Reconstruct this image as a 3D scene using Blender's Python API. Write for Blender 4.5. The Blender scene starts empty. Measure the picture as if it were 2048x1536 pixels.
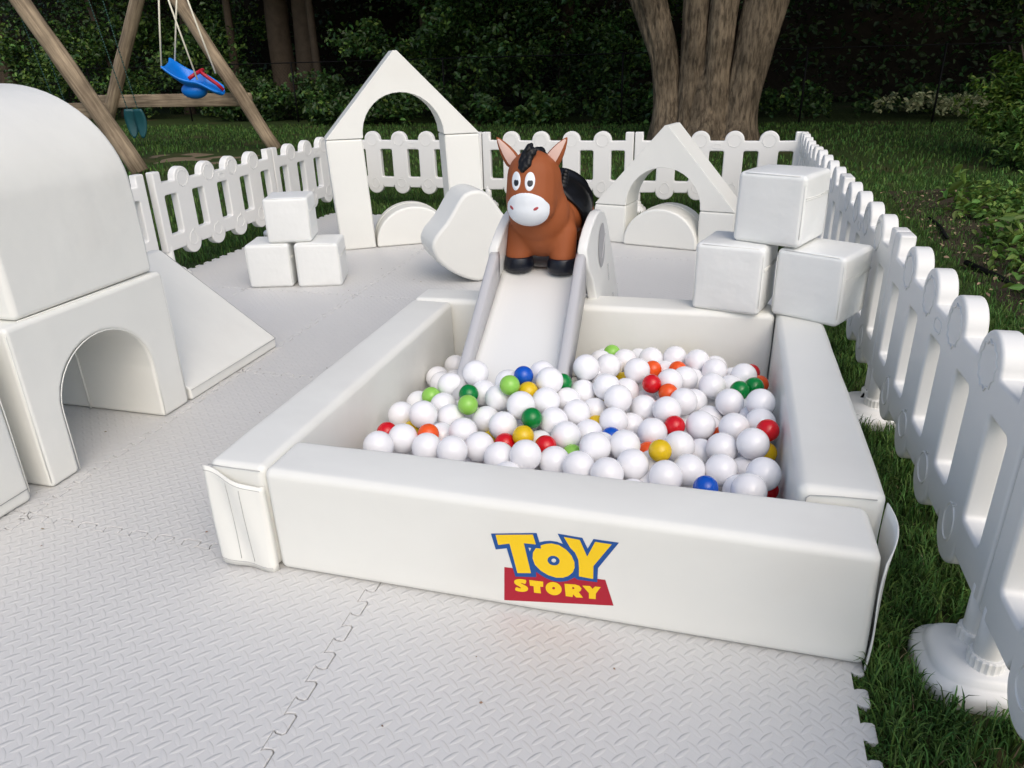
import bpy, bmesh, math, random
import numpy as np
from math import sin, cos, pi, radians as rad
from mathutils import Vector, Matrix, noise
from mathutils.bvhtree import BVHTree
random.seed(7); RNG = np.random.default_rng(7)
SC = bpy.context.scene
COL = SC.collection

# ---------------------------------------------------------------- materials
def mat(name, color, rough=.5, spec=.5, noise_scale=0, noise_amt=0, bump=0, bump_scale=200, bump2=0, bump2_scale=6,
        island=0, coat=0, sheen=0, sss=0, transl=0, color2=None, c2scale=3, c2lo=.45, c2hi=.6):
    m = bpy.data.materials.new(name); m.use_nodes = True
    nt = m.node_tree; N = nt.nodes; L = nt.links
    b = N['Principled BSDF']
    b.inputs['Roughness'].default_value = rough
    b.inputs['Specular IOR Level'].default_value = spec
    if coat:
        b.inputs['Coat Weight'].default_value = coat; b.inputs['Coat Roughness'].default_value = .08
    if sss:
        b.inputs['Subsurface Weight'].default_value = sss; b.inputs['Subsurface Radius'].default_value = (.02, .02, .02)
        b.inputs['Subsurface Scale'].default_value = .6
    col = None
    rgb = N.new('ShaderNodeRGB'); rgb.outputs[0].default_value = (*color, 1); col = rgb.outputs[0]
    tc = N.new('ShaderNodeTexCoord')
    if color2:
        n2 = N.new('ShaderNodeTexNoise'); n2.inputs['Scale'].default_value = c2scale; n2.inputs['Detail'].default_value = 5
        L.new(tc.outputs['Object'], n2.inputs['Vector'])
        mr = N.new('ShaderNodeMapRange'); mr.inputs[1].default_value = c2lo; mr.inputs[2].default_value = c2hi
        L.new(n2.outputs['Fac'], mr.inputs[0])
        mx = N.new('ShaderNodeMix'); mx.data_type = 'RGBA'; mx.inputs[7].default_value = (*color2, 1)
        L.new(mr.outputs[0], mx.inputs[0]); L.new(col, mx.inputs[6]); col = mx.outputs[2]
    if noise_amt:
        n = N.new('ShaderNodeTexNoise'); n.inputs['Scale'].default_value = noise_scale; n.inputs['Detail'].default_value = 4
        L.new(tc.outputs['Object'], n.inputs['Vector'])
        mr = N.new('ShaderNodeMapRange'); mr.inputs[3].default_value = 1 - noise_amt; mr.inputs[4].default_value = 1 + noise_amt
        L.new(n.outputs['Fac'], mr.inputs[0])
        vm = N.new('ShaderNodeVectorMath'); vm.operation = 'SCALE'
        L.new(col, vm.inputs[0]); L.new(mr.outputs[0], vm.inputs['Scale']); col = vm.outputs[0]
    if island:
        g = N.new('ShaderNodeNewGeometry')
        mr = N.new('ShaderNodeMapRange'); mr.inputs[3].default_value = 1 - island; mr.inputs[4].default_value = 1 + island
        L.new(g.outputs['Random Per Island'], mr.inputs[0])
        vm = N.new('ShaderNodeVectorMath'); vm.operation = 'SCALE'
        L.new(col, vm.inputs[0]); L.new(mr.outputs[0], vm.inputs['Scale']); col = vm.outputs[0]
        hs = N.new('ShaderNodeHueSaturation')
        mr2 = N.new('ShaderNodeMapRange'); mr2.inputs[3].default_value = .47; mr2.inputs[4].default_value = .53
        mm = N.new('ShaderNodeMath'); mm.operation = 'MULTIPLY'; mm.inputs[1].default_value = 17.3
        fr = N.new('ShaderNodeMath'); fr.operation = 'FRACT'
        L.new(g.outputs['Random Per Island'], mm.inputs[0]); L.new(mm.outputs[0], fr.inputs[0]); L.new(fr.outputs[0], mr2.inputs[0])
        L.new(mr2.outputs[0], hs.inputs['Hue']); L.new(col, hs.inputs['Color']); col = hs.outputs[0]
    L.new(col, b.inputs['Base Color'])
    if bump or bump2:
        prev = None
        for s, sc_, dist in ((bump2, bump2_scale, .03), (bump, bump_scale, .002)):
            if not s: continue
            n = N.new('ShaderNodeTexNoise'); n.inputs['Scale'].default_value = sc_; n.inputs['Detail'].default_value = 3
            L.new(tc.outputs['Object'], n.inputs['Vector'])
            bp = N.new('ShaderNodeBump'); bp.inputs['Strength'].default_value = s; bp.inputs['Distance'].default_value = dist
            L.new(n.outputs['Fac'], bp.inputs['Height'])
            if prev: L.new(prev, bp.inputs['Normal'])
            prev = bp.outputs[0]
        L.new(prev, b.inputs['Normal'])
    if transl:
        tr = N.new('ShaderNodeBsdfTranslucent'); L.new(col, tr.inputs[0])
        ms = N.new('ShaderNodeMixShader'); ms.inputs[0].default_value = transl
        L.new(b.outputs[0], ms.inputs[1]); L.new(tr.outputs[0], ms.inputs[2])
        L.new(ms.outputs[0], N['Material Output'].inputs[0])
    return m

VINYL = mat('white_vinyl', (.80, .80, .752), .42, .45, 2.5, .025, .12, 600, .22, 4.5, color2=(.75, .74, .69), c2scale=2.2, c2lo=.56, c2hi=.85)
VINYL_IN = mat('white_vinyl_cube', (.815, .825, .80), .40, .45, 2.5, .02, .12, 600, .25, 8, color2=(.75, .75, .72), c2scale=4, c2lo=.56, c2hi=.85)
PLASTIC = mat('white_fence_plastic', (.80, .795, .765), .38, .45, 3, .02, .08, 300)
SLIDE_W = mat('slide_cream_plastic', (.77, .775, .75), .35, .5, 4, .02, .06, 300)
SLIDE_G = mat('slide_grey_plastic', (.50, .50, .51), .38, .5, 4, .03, .06, 300)
STITCH = mat('seam_line_grey', (.42, .42, .41), .7)  # plain grey for stitching and seam lines
BALLM = {
 'white': mat('ball_white', (.88, .875, .89), .15, .5, sss=.35),
 'red': mat('ball_red', (.62, .006, .012), .16, .5),
 'orange': mat('ball_orange', (.85, .10, .012), .16, .5),
 'yellow': mat('ball_yellow', (.74, .50, .008), .16, .5),
 'green': mat('ball_green', (.0, .20, .035), .16, .5),
 'light green': mat('ball_light_green', (.27, .58, .09), .16, .5),
 'blue': mat('ball_blue', (.004, .085, .50), .16, .5)}
HORSE = mat('horse_brown_rubber', (.30, .083, .025), .60, .3, 5, .06, .05, 300)
BLACKR = mat('black_rubber', (.006, .006, .007), .36, .28)
HOOFM = mat('dark_hoof_paint', (.006, .008, .015), .28, .4)
WHITER = mat('white_rubber_paint', (.78, .82, .86), .40, .45)
PINKR = mat('inner_ear_pink', (.72, .50, .42), .5)
NOSTRIL = mat('nostril_red', (.38, .05, .06), .5)
PUPIL = mat('eye_black', (.012, .015, .02), .3)
RED = mat('print_red', (.42, .003, .022), .4)
BLUE = mat('print_blue', (.004, .075, .30), .4)
YEL = mat('print_yellow', (.95, .62, .004), .4)
def grain(name, light, dark, sx, sz, bump, dist, patch=None):
    m = bpy.data.materials.new(name); m.use_nodes = True; nt = m.node_tree; N = nt.nodes; L = nt.links; b = N['Principled BSDF']
    b.inputs['Roughness'].default_value = .9; b.inputs['Specular IOR Level'].default_value = .15
    tc = N.new('ShaderNodeTexCoord'); mp = N.new('ShaderNodeMapping'); mp.inputs['Scale'].default_value = (sx, sx, sz); L.new(tc.outputs['Object'], mp.inputs[0])
    n = N.new('ShaderNodeTexNoise'); n.inputs['Scale'].default_value = 1; n.inputs['Detail'].default_value = 7; n.inputs['Roughness'].default_value = .62; n.inputs['Distortion'].default_value = .4
    L.new(mp.outputs[0], n.inputs['Vector'])
    cr = N.new('ShaderNodeValToRGB'); cr.color_ramp.elements[0].position = .36; cr.color_ramp.elements[0].color = (*dark, 1); cr.color_ramp.elements[1].position = .60; cr.color_ramp.elements[1].color = (*light, 1)
    L.new(n.outputs['Fac'], cr.inputs[0]); col = cr.outputs[0]
    n2 = N.new('ShaderNodeTexNoise'); n2.inputs['Scale'].default_value = 2.2; n2.inputs['Detail'].default_value = 4; L.new(tc.outputs['Object'], n2.inputs['Vector'])
    mr = N.new('ShaderNodeMapRange'); mr.inputs[1].default_value = .35; mr.inputs[2].default_value = .65; mr.inputs[3].default_value = .65; mr.inputs[4].default_value = 1.2; L.new(n2.outputs['Fac'], mr.inputs[0])
    vm = N.new('ShaderNodeVectorMath'); vm.operation = 'SCALE'; L.new(col, vm.inputs[0]); L.new(mr.outputs[0], vm.inputs['Scale']); L.new(vm.outputs[0], b.inputs['Base Color'])
    bp = N.new('ShaderNodeBump'); bp.inputs['Strength'].default_value = bump; bp.inputs['Distance'].default_value = dist; L.new(n.outputs['Fac'], bp.inputs['Height']); L.new(bp.outputs[0], b.inputs['Normal'])
    return m
WOOD = grain('weathered_timber', (.38, .30, .205), (.19, .145, .10), 26, 1.6, .5, .02)
BARK = grain('maple_bark', (.225, .175, .118), (.07, .054, .037), 24, 5.0, .9, .04)
BARK2 = mat('forest_bark', (.09, .068, .048), .9, .15, 7, .35, .8, 40)
LEAF = mat('forest_leaf', (.038, .084, .019), .42, .4, island=.45, transl=.18)
SHADESOIL = mat('deep_shade_soil', (.022, .018, .012), .95, .1, 8, .3)  # near-black backdrop tone, stands in for the deep shade of the wood
LEAFB = mat('bright_leaf', (.12, .215, .04), .5, .35, island=.4, transl=.25)
LEAFY = mat('bush_leaf', (.095, .17, .022), .5, .35, island=.45, transl=.2)
HOSTA = mat('variegated_leaf', (.42, .45, .24), .5, .35, island=.3, transl=.2)
GRASS = mat('grass_blade', (.078, .155, .034), .6, .22, island=.65, transl=.25)
STRAW = mat('dry_grass_blade', (.26, .22, .12), .7, .2, island=.3)
SOIL = mat('bed_soil', (.055, .043, .030), .95, .1, 8, .3, .8, 60)
LITTER = mat('dry_leaf_litter', (.30, .22, .14), .8, .2, island=.5)
LAWN = mat('lawn_ground', (.035, .055, .016), .95, .1, 30, .35, .5, 120, color2=(.085, .065, .035), c2scale=.9, c2lo=.56, c2hi=.72)
WIRE = mat('black_wire', (.008, .008, .008), .6, .1)
SWB = mat('swing_blue_plastic', (.004, .20, .75), .35, .5)
SWR = mat('swing_red_plastic', (.45, .01, .03), .4)
TEAL = mat('swing_teal_rubber', (.008, .075, .09), .5)
ROPE = mat('swing_rope', (.78, .75, .62), .8)
CHAIN = mat('swing_chain_green', (.012, .055, .045), .5)
LABELG = mat('slide_grey_inset', (.40, .40, .41), .45)

# foam tile with an embossed tread pattern (square lattice of leaf shapes, two directions)
def tread_material():
    m = bpy.data.materials.new('foam_tread'); m.use_nodes = True
    nt = m.node_tree; N = nt.nodes; L = nt.links; b = N['Principled BSDF']
    b.inputs['Base Color'].default_value = (.615, .61, .595, 1); b.inputs['Roughness'].default_value = .5
    b.inputs['Specular IOR Level'].default_value = .4
    g = N.new('ShaderNodeTexCoord'); sep = N.new('ShaderNodeSeparateXYZ'); L.new(g.outputs['Object'], sep.inputs[0])
    def M(op, a, b_=None, c=None):
        n = N.new('ShaderNodeMath'); n.operation = op
        for i, v in enumerate((a, b_, c)):
            if v is None: continue
            if isinstance(v, (int, float)): n.inputs[i].default_value = v
            else: L.new(v, n.inputs[i])
        return n.outputs[0]
    def leaf(ox, oy, ang):
        p = .0385
        u = M('MULTIPLY', M('SUBTRACT', M('FRACT', M('ADD', M('DIVIDE', sep.outputs[0], p), ox)), .5), p)
        v = M('MULTIPLY', M('SUBTRACT', M('FRACT', M('ADD', M('DIVIDE', sep.outputs[1], p), oy)), .5), p)
        a = M('ADD', M('MULTIPLY', u, cos(ang)), M('MULTIPLY', v, sin(ang)))
        c = M('SUBTRACT', M('MULTIPLY', v, cos(ang)), M('MULTIPLY', u, sin(ang)))
        q = M('ADD', M('POWER', M('ABSOLUTE', M('DIVIDE', a, .0182)), 1.7), M('POWER', M('ABSOLUTE', M('DIVIDE', c, .0052)), 2))
        return M('POWER', M('MAXIMUM', M('SUBTRACT', 1, q), 0), .6)
    h = M('ADD', leaf(0, 0, rad(50)), M('MULTIPLY', leaf(.5, .5, rad(-40)), .7))
    bp = N.new('ShaderNodeBump'); bp.inputs['Strength'].default_value = 1.0; bp.inputs['Distance'].default_value = .0016
    L.new(h, bp.inputs['Height'])
    n = N.new('ShaderNodeTexNoise'); n.inputs['Scale'].default_value = 900; L.new(g.outputs['Object'], n.inputs['Vector'])
    b2 = N.new('ShaderNodeBump'); b2.inputs['Strength'].default_value = .15; b2.inputs['Distance'].default_value = .001
    L.new(n.outputs['Fac'], b2.inputs['Height']); L.new(bp.outputs[0], b2.inputs['Normal'])
    n3 = N.new('ShaderNodeTexNoise'); n3.inputs['Scale'].default_value = 1.7; n3.inputs['Detail'].default_value = 4
    L.new(g.outputs['Object'], n3.inputs['Vector'])
    mr = N.new('ShaderNodeMapRange'); mr.inputs[3].default_value = .96; mr.inputs[4].default_value = 1.03; L.new(n3.outputs['Fac'], mr.inputs[0])
    vm = N.new('ShaderNodeVectorMath'); vm.operation = 'SCALE'; vm.inputs[0].default_value = (.615, .61, .595)
    L.new(mr.outputs[0], vm.inputs['Scale']); L.new(vm.outputs[0], b.inputs['Base Color'])
    L.new(b2.outputs[0], b.inputs['Normal'])
    return m
TREAD = tread_material()

# ---------------------------------------------------------------- object helpers
def link(name, me, m=None, parent=None, loc=(0, 0, 0), rotz=0):
    o = bpy.data.objects.new(name, me); COL.objects.link(o)
    if m is not None and me is not None:
        for x in (m if isinstance(m, (list, tuple)) else [m]): me.materials.append(x)
    o.location = loc; o.rotation_euler = (0, 0, rotz)
    if parent: o.parent = parent
    return o
def tag(o, label, cat, group=None, kind='thing'):
    if label: o['label'] = label
    if cat: o['category'] = cat
    if group: o['group'] = group
    if kind: o['kind'] = kind
    return o
def thing(name, label, cat, loc=(0, 0, 0), rotz=0, group=None):
    o = bpy.data.objects.new(name, None); COL.objects.link(o); o.empty_display_size = .05
    o.location = loc; o.rotation_euler = (0, 0, rotz)
    return tag(o, label, cat, group)
def copy_tree(o, parent=None):
    c = o.copy(); COL.objects.link(c); c.parent = parent
    for ch in list(o.children): copy_tree(ch, c)
    return c
def smooth(me):
    me.polygons.foreach_set('use_smooth', np.ones(len(me.polygons), bool)); me.update()
def bm_obj(name, bm, m, parent=None, loc=(0, 0, 0), rotz=0, wn=False, sm=True):
    me = bpy.data.meshes.new(name); bmesh.ops.recalc_face_normals(bm, faces=bm.faces[:]); bm.to_mesh(me); bm.free()
    if sm: smooth(me)
    o = link(name, me, m, parent, loc, rotz)
    if wn:
        w = o.modifiers.new('weighted', 'WEIGHTED_NORMAL'); w.keep_sharp = True; w.weight = 90
    return o
def np_mesh(name, V, F, m, parent=None, sm=False):
    """fast mesh from arrays; F is (n,3) or (n,4)"""
    V = np.asarray(V, np.float32); F = np.asarray(F, np.int32); k = F.shape[1]
    me = bpy.data.meshes.new(name); me.vertices.add(len(V)); me.vertices.foreach_set('co', V.ravel())
    me.loops.add(F.size); me.loops.foreach_set('vertex_index', F.ravel())
    me.polygons.add(len(F)); me.polygons.foreach_set('loop_start', np.arange(0, F.size, k, dtype=np.int32))
    me.update(calc_edges=True); me.validate()
    if sm: smooth(me)
    return link(name, me, m, parent)

def add_tube(bm, pts, r, n=8, closed=False, caps=True):
    pts = [Vector(p) for p in pts]; rings = []; N_ = len(pts)
    rr = r if isinstance(r, (list, tuple)) else [r] * N_
    t0 = None; up = None
    for i, p in enumerate(pts):
        a = pts[(i - 1) % N_] if (closed or i > 0) else p
        b = pts[(i + 1) % N_] if (closed or i < N_ - 1) else p
        t = (b - a).normalized()
        if up is None:
            up = t.orthogonal().normalized()
        else:
            up = (up - t * up.dot(t)); up = up.normalized() if up.length > 1e-6 else t.orthogonal().normalized()
        s = t.cross(up)
        rings.append([bm.verts.new(p + (up * cos(2 * pi * k / n) + s * sin(2 * pi * k / n)) * rr[i]) for k in range(n)])
    for i in range(N_ if closed else N_ - 1):
        A = rings[i]; B = rings[(i + 1) % N_]
        for k in range(n): bm.faces.new((A[k], A[(k + 1) % n], B[(k + 1) % n], B[k]))
    if caps and not closed:
        bm.faces.new(rings[0][::-1]); bm.faces.new(rings[-1])
def add_box(bm, c, s, bev=0, seg=2):
    r = bmesh.ops.create_cube(bm, size=1, matrix=Matrix.Translation(c) @ Matrix.Diagonal((*s, 1)))
    if bev:
        es = list({e for v in r['verts'] for e in v.link_edges})
        bmesh.ops.bevel(bm, geom=es, offset=bev, segments=seg, affect='EDGES', profile=.5)
def add_lathe(bm, prof, n=24, c=(0, 0, 0), sx=1, sy=1, power=2):
    rings = []
    for r, z in prof:
        ring = []
        for k in range(n):
            a = 2 * pi * k / n; ca, sa = cos(a), sin(a)
            q = (abs(ca) ** power + abs(sa) ** power) ** (-1 / power)
            ring.append(bm.verts.new((c[0] + r * ca * q * sx, c[1] + r * sa * q * sy, c[2] + z)))
        rings.append(ring)
    for A, B in zip(rings, rings[1:]):
        for k in range(n): bm.faces.new((A[k], A[(k + 1) % n], B[(k + 1) % n], B[k]))
    bm.faces.new(rings[0][::-1]); bm.faces.new(rings[-1])
def add_ellipsoid(bm, c, r, rot=None, u=24, v=16):
    M = Matrix.Translation(c) @ (rot.to_4x4() if rot else Matrix.Identity(4)) @ Matrix.Diagonal((*r, 1))
    bmesh.ops.create_uvsphere(bm, u_segments=u, v_segments=v, radius=1, matrix=M)
def add_capsule(bm, a, b, ra, rb, n=9):
    a = Vector(a); b = Vector(b)
    for k in range(n):
        t = k / (n - 1); r = ra + (rb - ra) * t
        add_ellipsoid(bm, a.lerp(b, t), (r, r, r), u=16, v=10)

def rbox(name, sx, sy, sz, r, m, parent=None, loc=(0, 0, 0), rotz=0, bulge=.004, amp=.0025, seed=0, n=9, warp=None, faces=None):
    """soft upholstered block: rounded edges, slightly puffed faces; origin at the corner (0,0,0)..(sx,sy,sz)"""
    h = Vector((sx / 2, sy / 2, sz / 2)); r = min(r, min(h) * .9)
    def ticks(H):
        inner = np.linspace(-(H - r), H - r, n)
        ed = [r * math.tan(a) for a in np.linspace(0, pi / 4, 5)[1:]]
        return [-(H - r) - e for e in ed[::-1]] + list(inner) + [H - r + e for e in ed]
    T = [ticks(q) for q in h]
    bm = bmesh.new(); cache = {}
    def vert(p):
        k = tuple(round(x, 5) for x in p)
        if k in cache: return cache[k]
        inn = Vector([max(-(h[i] - r), min(h[i] - r, p[i])) for i in range(3)])
        d = Vector(p) - inn
        q = inn + d.normalized() * r if d.length > 1e-9 else Vector(p)
        nrm = d.normalized()
        w = 1
        for i in range(3):
            if abs(nrm[i]) < .9: w *= max(0, 1 - (p[i] / h[i]) ** 2)
        f = bulge * w + amp * noise.noise(Vector((q.x * 5 + seed * 3.1, q.y * 5, q.z * 5 + seed))) 
        if faces and not faces(nrm): f = 0
        q = q + nrm * f + h
        if warp: q = warp(q)
        cache[k] = bm.verts.new(q); return cache[k]
    for ax in range(3):
        b, c = (ax + 1) % 3, (ax + 2) % 3
        for sgn in (-1, 1):
            for i in range(len(T[b]) - 1):
                for j in range(len(T[c]) - 1):
                    quad = []
                    for (ii, jj) in ((i, j), (i + 1, j), (i + 1, j + 1), (i, j + 1)):
                        p = [0, 0, 0]; p[ax] = sgn * h[ax]; p[b] = T[b][ii]; p[c] = T[c][jj]; quad.append(vert(p))
                    if sgn < 0: quad.reverse()
                    try: bm.faces.new(quad)
                    except ValueError: pass
    return bm_obj(name, bm, m, parent, loc, rotz)

def prism(name, prof, depth, m, parent=None, loc=(0, 0, 0), rotz=0, bev=.012, seg=3, fn=None, plane='xz', ang=25):
    """profile in (u,z) extruded along +y, soft edges"""
    bm = bmesh.new()
    if plane == 'xz': vs = [bm.verts.new((u, 0, z)) for u, z in prof]; dv = (0, depth, 0)
    else: vs = [bm.verts.new((0, u, z)) for u, z in prof]; dv = (depth, 0, 0)
    f = bm.faces.new(vs)
    e = bmesh.ops.extrude_face_region(bm, geom=[f])
    bmesh.ops.translate(bm, vec=dv, verts=[v for v in e['geom'] if isinstance(v, bmesh.types.BMVert)])
    bmesh.ops.recalc_face_normals(bm, faces=bm.faces[:])
    if bev:
        es = [ed for ed in bm.edges if ed.calc_face_angle(0) > rad(ang)]
        bmesh.ops.bevel(bm, geom=es, offset=bev, segments=seg, affect='EDGES', profile=.5, clamp_overlap=True)
    if fn:
        for v in bm.verts: v.co = fn(v.co)
    return bm_obj(name, bm, m, parent, loc, rotz, wn=True)
def tube_obj(name, pts, r, m, parent=None, n=6, closed=False):
    bm = bmesh.new(); add_tube(bm, pts, r, n, closed); return bm_obj(name, bm, m, parent)
def bake(o):
    """evaluated copy of an object's mesh (applies its modifiers)"""
    dg = bpy.context.evaluated_depsgraph_get(); dg.update()
    me = bpy.data.meshes.new_from_object(o.evaluated_get(dg)); o.modifiers.clear(); o.data = me; return o
def curve_mesh(outlines, half, bevel, res=2):
    """flat outlines (first outer, rest holes) -> rounded solid of thickness 2*half in the xz plane"""
    cu = bpy.data.curves.new('outline', 'CURVE'); cu.dimensions = '2D'; cu.fill_mode = 'BOTH'
    cu.extrude = half - bevel; cu.bevel_depth = bevel; cu.bevel_resolution = res; cu.offset = -bevel
    for pts in outlines:
        s = cu.splines.new('POLY'); s.points.add(len(pts) - 1); s.use_cyclic_u = True
        for p, q in zip(s.points, pts): p.co = (q[0], q[1], 0, 1)
    o = bpy.data.objects.new('outline', cu); COL.objects.link(o)
    dg = bpy.context.evaluated_depsgraph_get(); dg.update()
    me = bpy.data.meshes.new_from_object(o.evaluated_get(dg))
    bpy.data.objects.remove(o); bpy.data.curves.remove(cu)
    me.transform(Matrix.Rotation(pi / 2, 4, 'X')); me.materials.clear()
    return me
def arc(cx, cz, r, a0, a1, n):
    return [(cx + r * cos(rad(a0 + (a1 - a0) * i / n)), cz + r * sin(rad(a0 + (a1 - a0) * i / n))) for i in range(n + 1)]
def rrect(x0, z0, x1, z1, r, n=4):
    return arc(x1 - r, z1 - r, r, 0, 90, n) + arc(x0 + r, z1 - r, r, 90, 180, n) + arc(x0 + r, z0 + r, r, 180, 270, n) + arc(x1 - r, z0 + r, r, 270, 360, n)

# ---------------------------------------------------------------- camera, world, sun
R_ = None
def make_camera():
    pi_, ya, ro = 0.41265, -0.28155, -0.02680
    c = Vector((1.2041, -1.3567, 1.2113))
    fw = Vector((sin(ya) * cos(pi_), cos(ya) * cos(pi_), -sin(pi_))); rt = Vector((cos(ya), -sin(ya), 0)); up = rt.cross(fw)
    r2 = rt * cos(ro) + up * sin(ro); u2 = up * cos(ro) - rt * sin(ro)
    cam = bpy.data.cameras.new('camera'); cam.sensor_width = 36; cam.lens = 36 * 1481 / 2048
    cam.clip_end = 300; cam.clip_start = .05
    o = bpy.data.objects.new('camera', cam); COL.objects.link(o)
    M = Matrix((r2, u2, -fw)).transposed().to_4x4(); M.translation = c; o.matrix_world = M
    SC.camera = o
make_camera()
SUN_EL, SUN_AZ = rad(47), rad(145)   # azimuth measured from +Y towards +X: light comes from behind the camera, to the right
w = bpy.data.worlds.new('World'); SC.world = w; w.use_nodes = True
sky = w.node_tree.nodes.new('ShaderNodeTexSky'); sky.sky_type = 'NISHITA'; sky.sun_disc = False
sky.sun_elevation = SUN_EL; sky.sun_rotation = SUN_AZ; sky.dust_density = 3; sky.air_density = .9; sky.ozone_density = .5
bg = w.node_tree.nodes['Background']; bg.inputs[1].default_value = .13
w.node_tree.links.new(sky.outputs[0], bg.inputs[0])
sd = Vector((sin(SUN_AZ) * cos(SUN_EL), cos(SUN_AZ) * cos(SUN_EL), sin(SUN_EL)))
sl = bpy.data.lights.new('sun', 'SUN'); sl.energy = .72; sl.angle = rad(70); sl.color = (1, .975, .875)
so = bpy.data.objects.new('sun', sl); COL.objects.link(so); so.rotation_euler = sd.to_track_quat('Z', 'Y').to_euler(); so.location = (3, -6, 9)
SC.view_settings.view_transform = 'Standard'; SC.view_settings.look = 'None'; SC.view_settings.exposure = .43; SC.view_settings.gamma = 1
SC.render.engine = 'CYCLES'
SC.cycles.max_bounces = 8; SC.cycles.use_denoising = True
LOGO = {"banner":[[[0.7818,0.1228],[1.0195,0.1313],[1.0401,0.0607],[0.7779,0.0228]]],"outline":[[[0.753,0.2138],[0.8617,0.234],[0.8682,0.2093],[0.8793,0.2143],[0.8929,0.2178],[0.9081,0.218],[0.9223,0.2141],[0.9101,0.2404],[0.9661,0.2385],[0.9784,0.2112],[0.991,0.2397],[1.0472,0.2395],[1.0025,0.1616],[1.0014,0.1213],[0.9559,0.1197],[0.9491,0.1246],[0.9338,0.1124],[0.9235,0.1078],[0.9132,0.105],[0.8994,0.1048],[0.8855,0.1085],[0.8734,0.1137],[0.8587,0.1235],[0.8585,0.1082],[0.808,0.0998],[0.7897,0.1787],[0.7629,0.1706]],[[0.8419,0.1897],[0.8483,0.1898],[0.8446,0.1791]],[[0.9064,0.164],[0.9057,0.1618],[0.9042,0.1599],[0.9022,0.1587],[0.9,0.1584],[0.898,0.1589],[0.8964,0.1602],[0.8954,0.1621],[0.8953,0.1643],[0.8961,0.1665],[0.8976,0.1683],[0.8995,0.1695],[0.9017,0.1699],[0.9038,0.1694],[0.9054,0.1681],[0.9063,0.1662]]],"letter_t":[[[0.7644,0.2125],[0.8531,0.2283],[0.8596,0.2022],[0.8312,0.2006],[0.8463,0.1179],[0.8136,0.1118],[0.7971,0.1937],[0.7696,0.1849]]],"letter_o":[[[0.8707,0.2013],[0.8827,0.2077],[0.8963,0.2116],[0.9131,0.2099],[0.9299,0.1998],[0.9418,0.1859],[0.9486,0.169],[0.9491,0.1529],[0.9447,0.1388],[0.9346,0.1266],[0.9218,0.1191],[0.9063,0.1162],[0.8873,0.1199],[0.87,0.1292],[0.8563,0.1442],[0.851,0.1618],[0.8524,0.1784],[0.8595,0.1921],[0.8715,0.1926]],[[0.9145,0.163],[0.9135,0.1596],[0.9115,0.1564],[0.9088,0.1537],[0.9055,0.1518],[0.9019,0.1507],[0.8982,0.1505],[0.8946,0.1512],[0.8914,0.1528],[0.8889,0.1552],[0.8872,0.1582],[0.8863,0.1616],[0.8865,0.1651],[0.8876,0.1686],[0.8896,0.1718],[0.8923,0.1744],[0.8956,0.1763],[0.8992,0.1774],[0.9029,0.1776],[0.9064,0.1768],[0.9096,0.1752],[0.9121,0.1729],[0.9138,0.1699],[0.9147,0.1666]]],"letter_y":[[[0.9244,0.2341],[0.9604,0.2323],[0.9776,0.1892],[0.9949,0.233],[1.0314,0.2325],[0.9921,0.1658],[0.992,0.1292],[0.9592,0.1302],[0.9592,0.1567],[0.9578,0.1767],[0.9501,0.1954],[0.9391,0.207]]],"s":[[[0.8346,0.0915],[0.833,0.0848],[0.8303,0.0822],[0.8265,0.0836],[0.8234,0.084],[0.8209,0.0836],[0.8211,0.0827],[0.824,0.0813],[0.828,0.0796],[0.8333,0.0775],[0.8367,0.0747],[0.8381,0.0712],[0.8381,0.0678],[0.8365,0.0642],[0.8335,0.0614],[0.829,0.0592],[0.824,0.0578],[0.8186,0.0572],[0.8132,0.0574],[0.8076,0.0585],[0.8059,0.0618],[0.808,0.0674],[0.8113,0.0693],[0.8157,0.0676],[0.8189,0.0672],[0.8207,0.0682],[0.8207,0.0695],[0.8189,0.0711],[0.8152,0.0732],[0.8094,0.0759],[0.8059,0.0789],[0.8047,0.0824],[0.8047,0.0858],[0.8062,0.0891],[0.8094,0.0917],[0.8143,0.0937],[0.8192,0.095],[0.8241,0.0956],[0.8288,0.0956],[0.8332,0.0951]]],"t2":[[[0.8413,0.0966],[0.875,0.0981],[0.8749,0.0829],[0.8675,0.0819],[0.8691,0.0621],[0.8526,0.0611],[0.8516,0.0801],[0.8431,0.0799]]],"o2":[[[0.9184,0.0789],[0.9167,0.0745],[0.914,0.0705],[0.9105,0.0672],[0.9064,0.0648],[0.9019,0.0634],[0.8972,0.0632],[0.8927,0.0641],[0.8887,0.0661],[0.8852,0.069],[0.8827,0.0727],[0.8811,0.0771],[0.8806,0.0817],[0.8813,0.0864],[0.883,0.0908],[0.8857,0.0948],[0.8892,0.098],[0.8934,0.1004],[0.8979,0.1017],[0.9025,0.1019],[0.9069,0.101],[0.9109,0.099],[0.9143,0.0961],[0.9169,0.0924],[0.9185,0.0882],[0.919,0.0836]],[[0.9033,0.0846],[0.9029,0.0826],[0.9016,0.0809],[0.8999,0.0801],[0.8981,0.0803],[0.8968,0.0814],[0.8964,0.0832],[0.8968,0.0852],[0.8981,0.0869],[0.8999,0.0877],[0.9016,0.0875],[0.9029,0.0864]]],"r":[[[0.9256,0.1021],[0.9509,0.1049],[0.9603,0.1029],[0.9655,0.0962],[0.9639,0.0892],[0.9588,0.0844],[0.9693,0.0697],[0.953,0.0675],[0.9457,0.0751],[0.9448,0.0669],[0.9285,0.0662]],[[0.9438,0.0966],[0.948,0.0957],[0.949,0.093],[0.9477,0.0906],[0.9439,0.0903]]],"y2":[[[0.9671,0.1048],[0.9848,0.1072],[0.9909,0.1001],[0.9966,0.108],[1.0097,0.1089],[0.9987,0.0877],[0.9987,0.0717],[0.9829,0.0703],[0.9827,0.086]]]}
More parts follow.
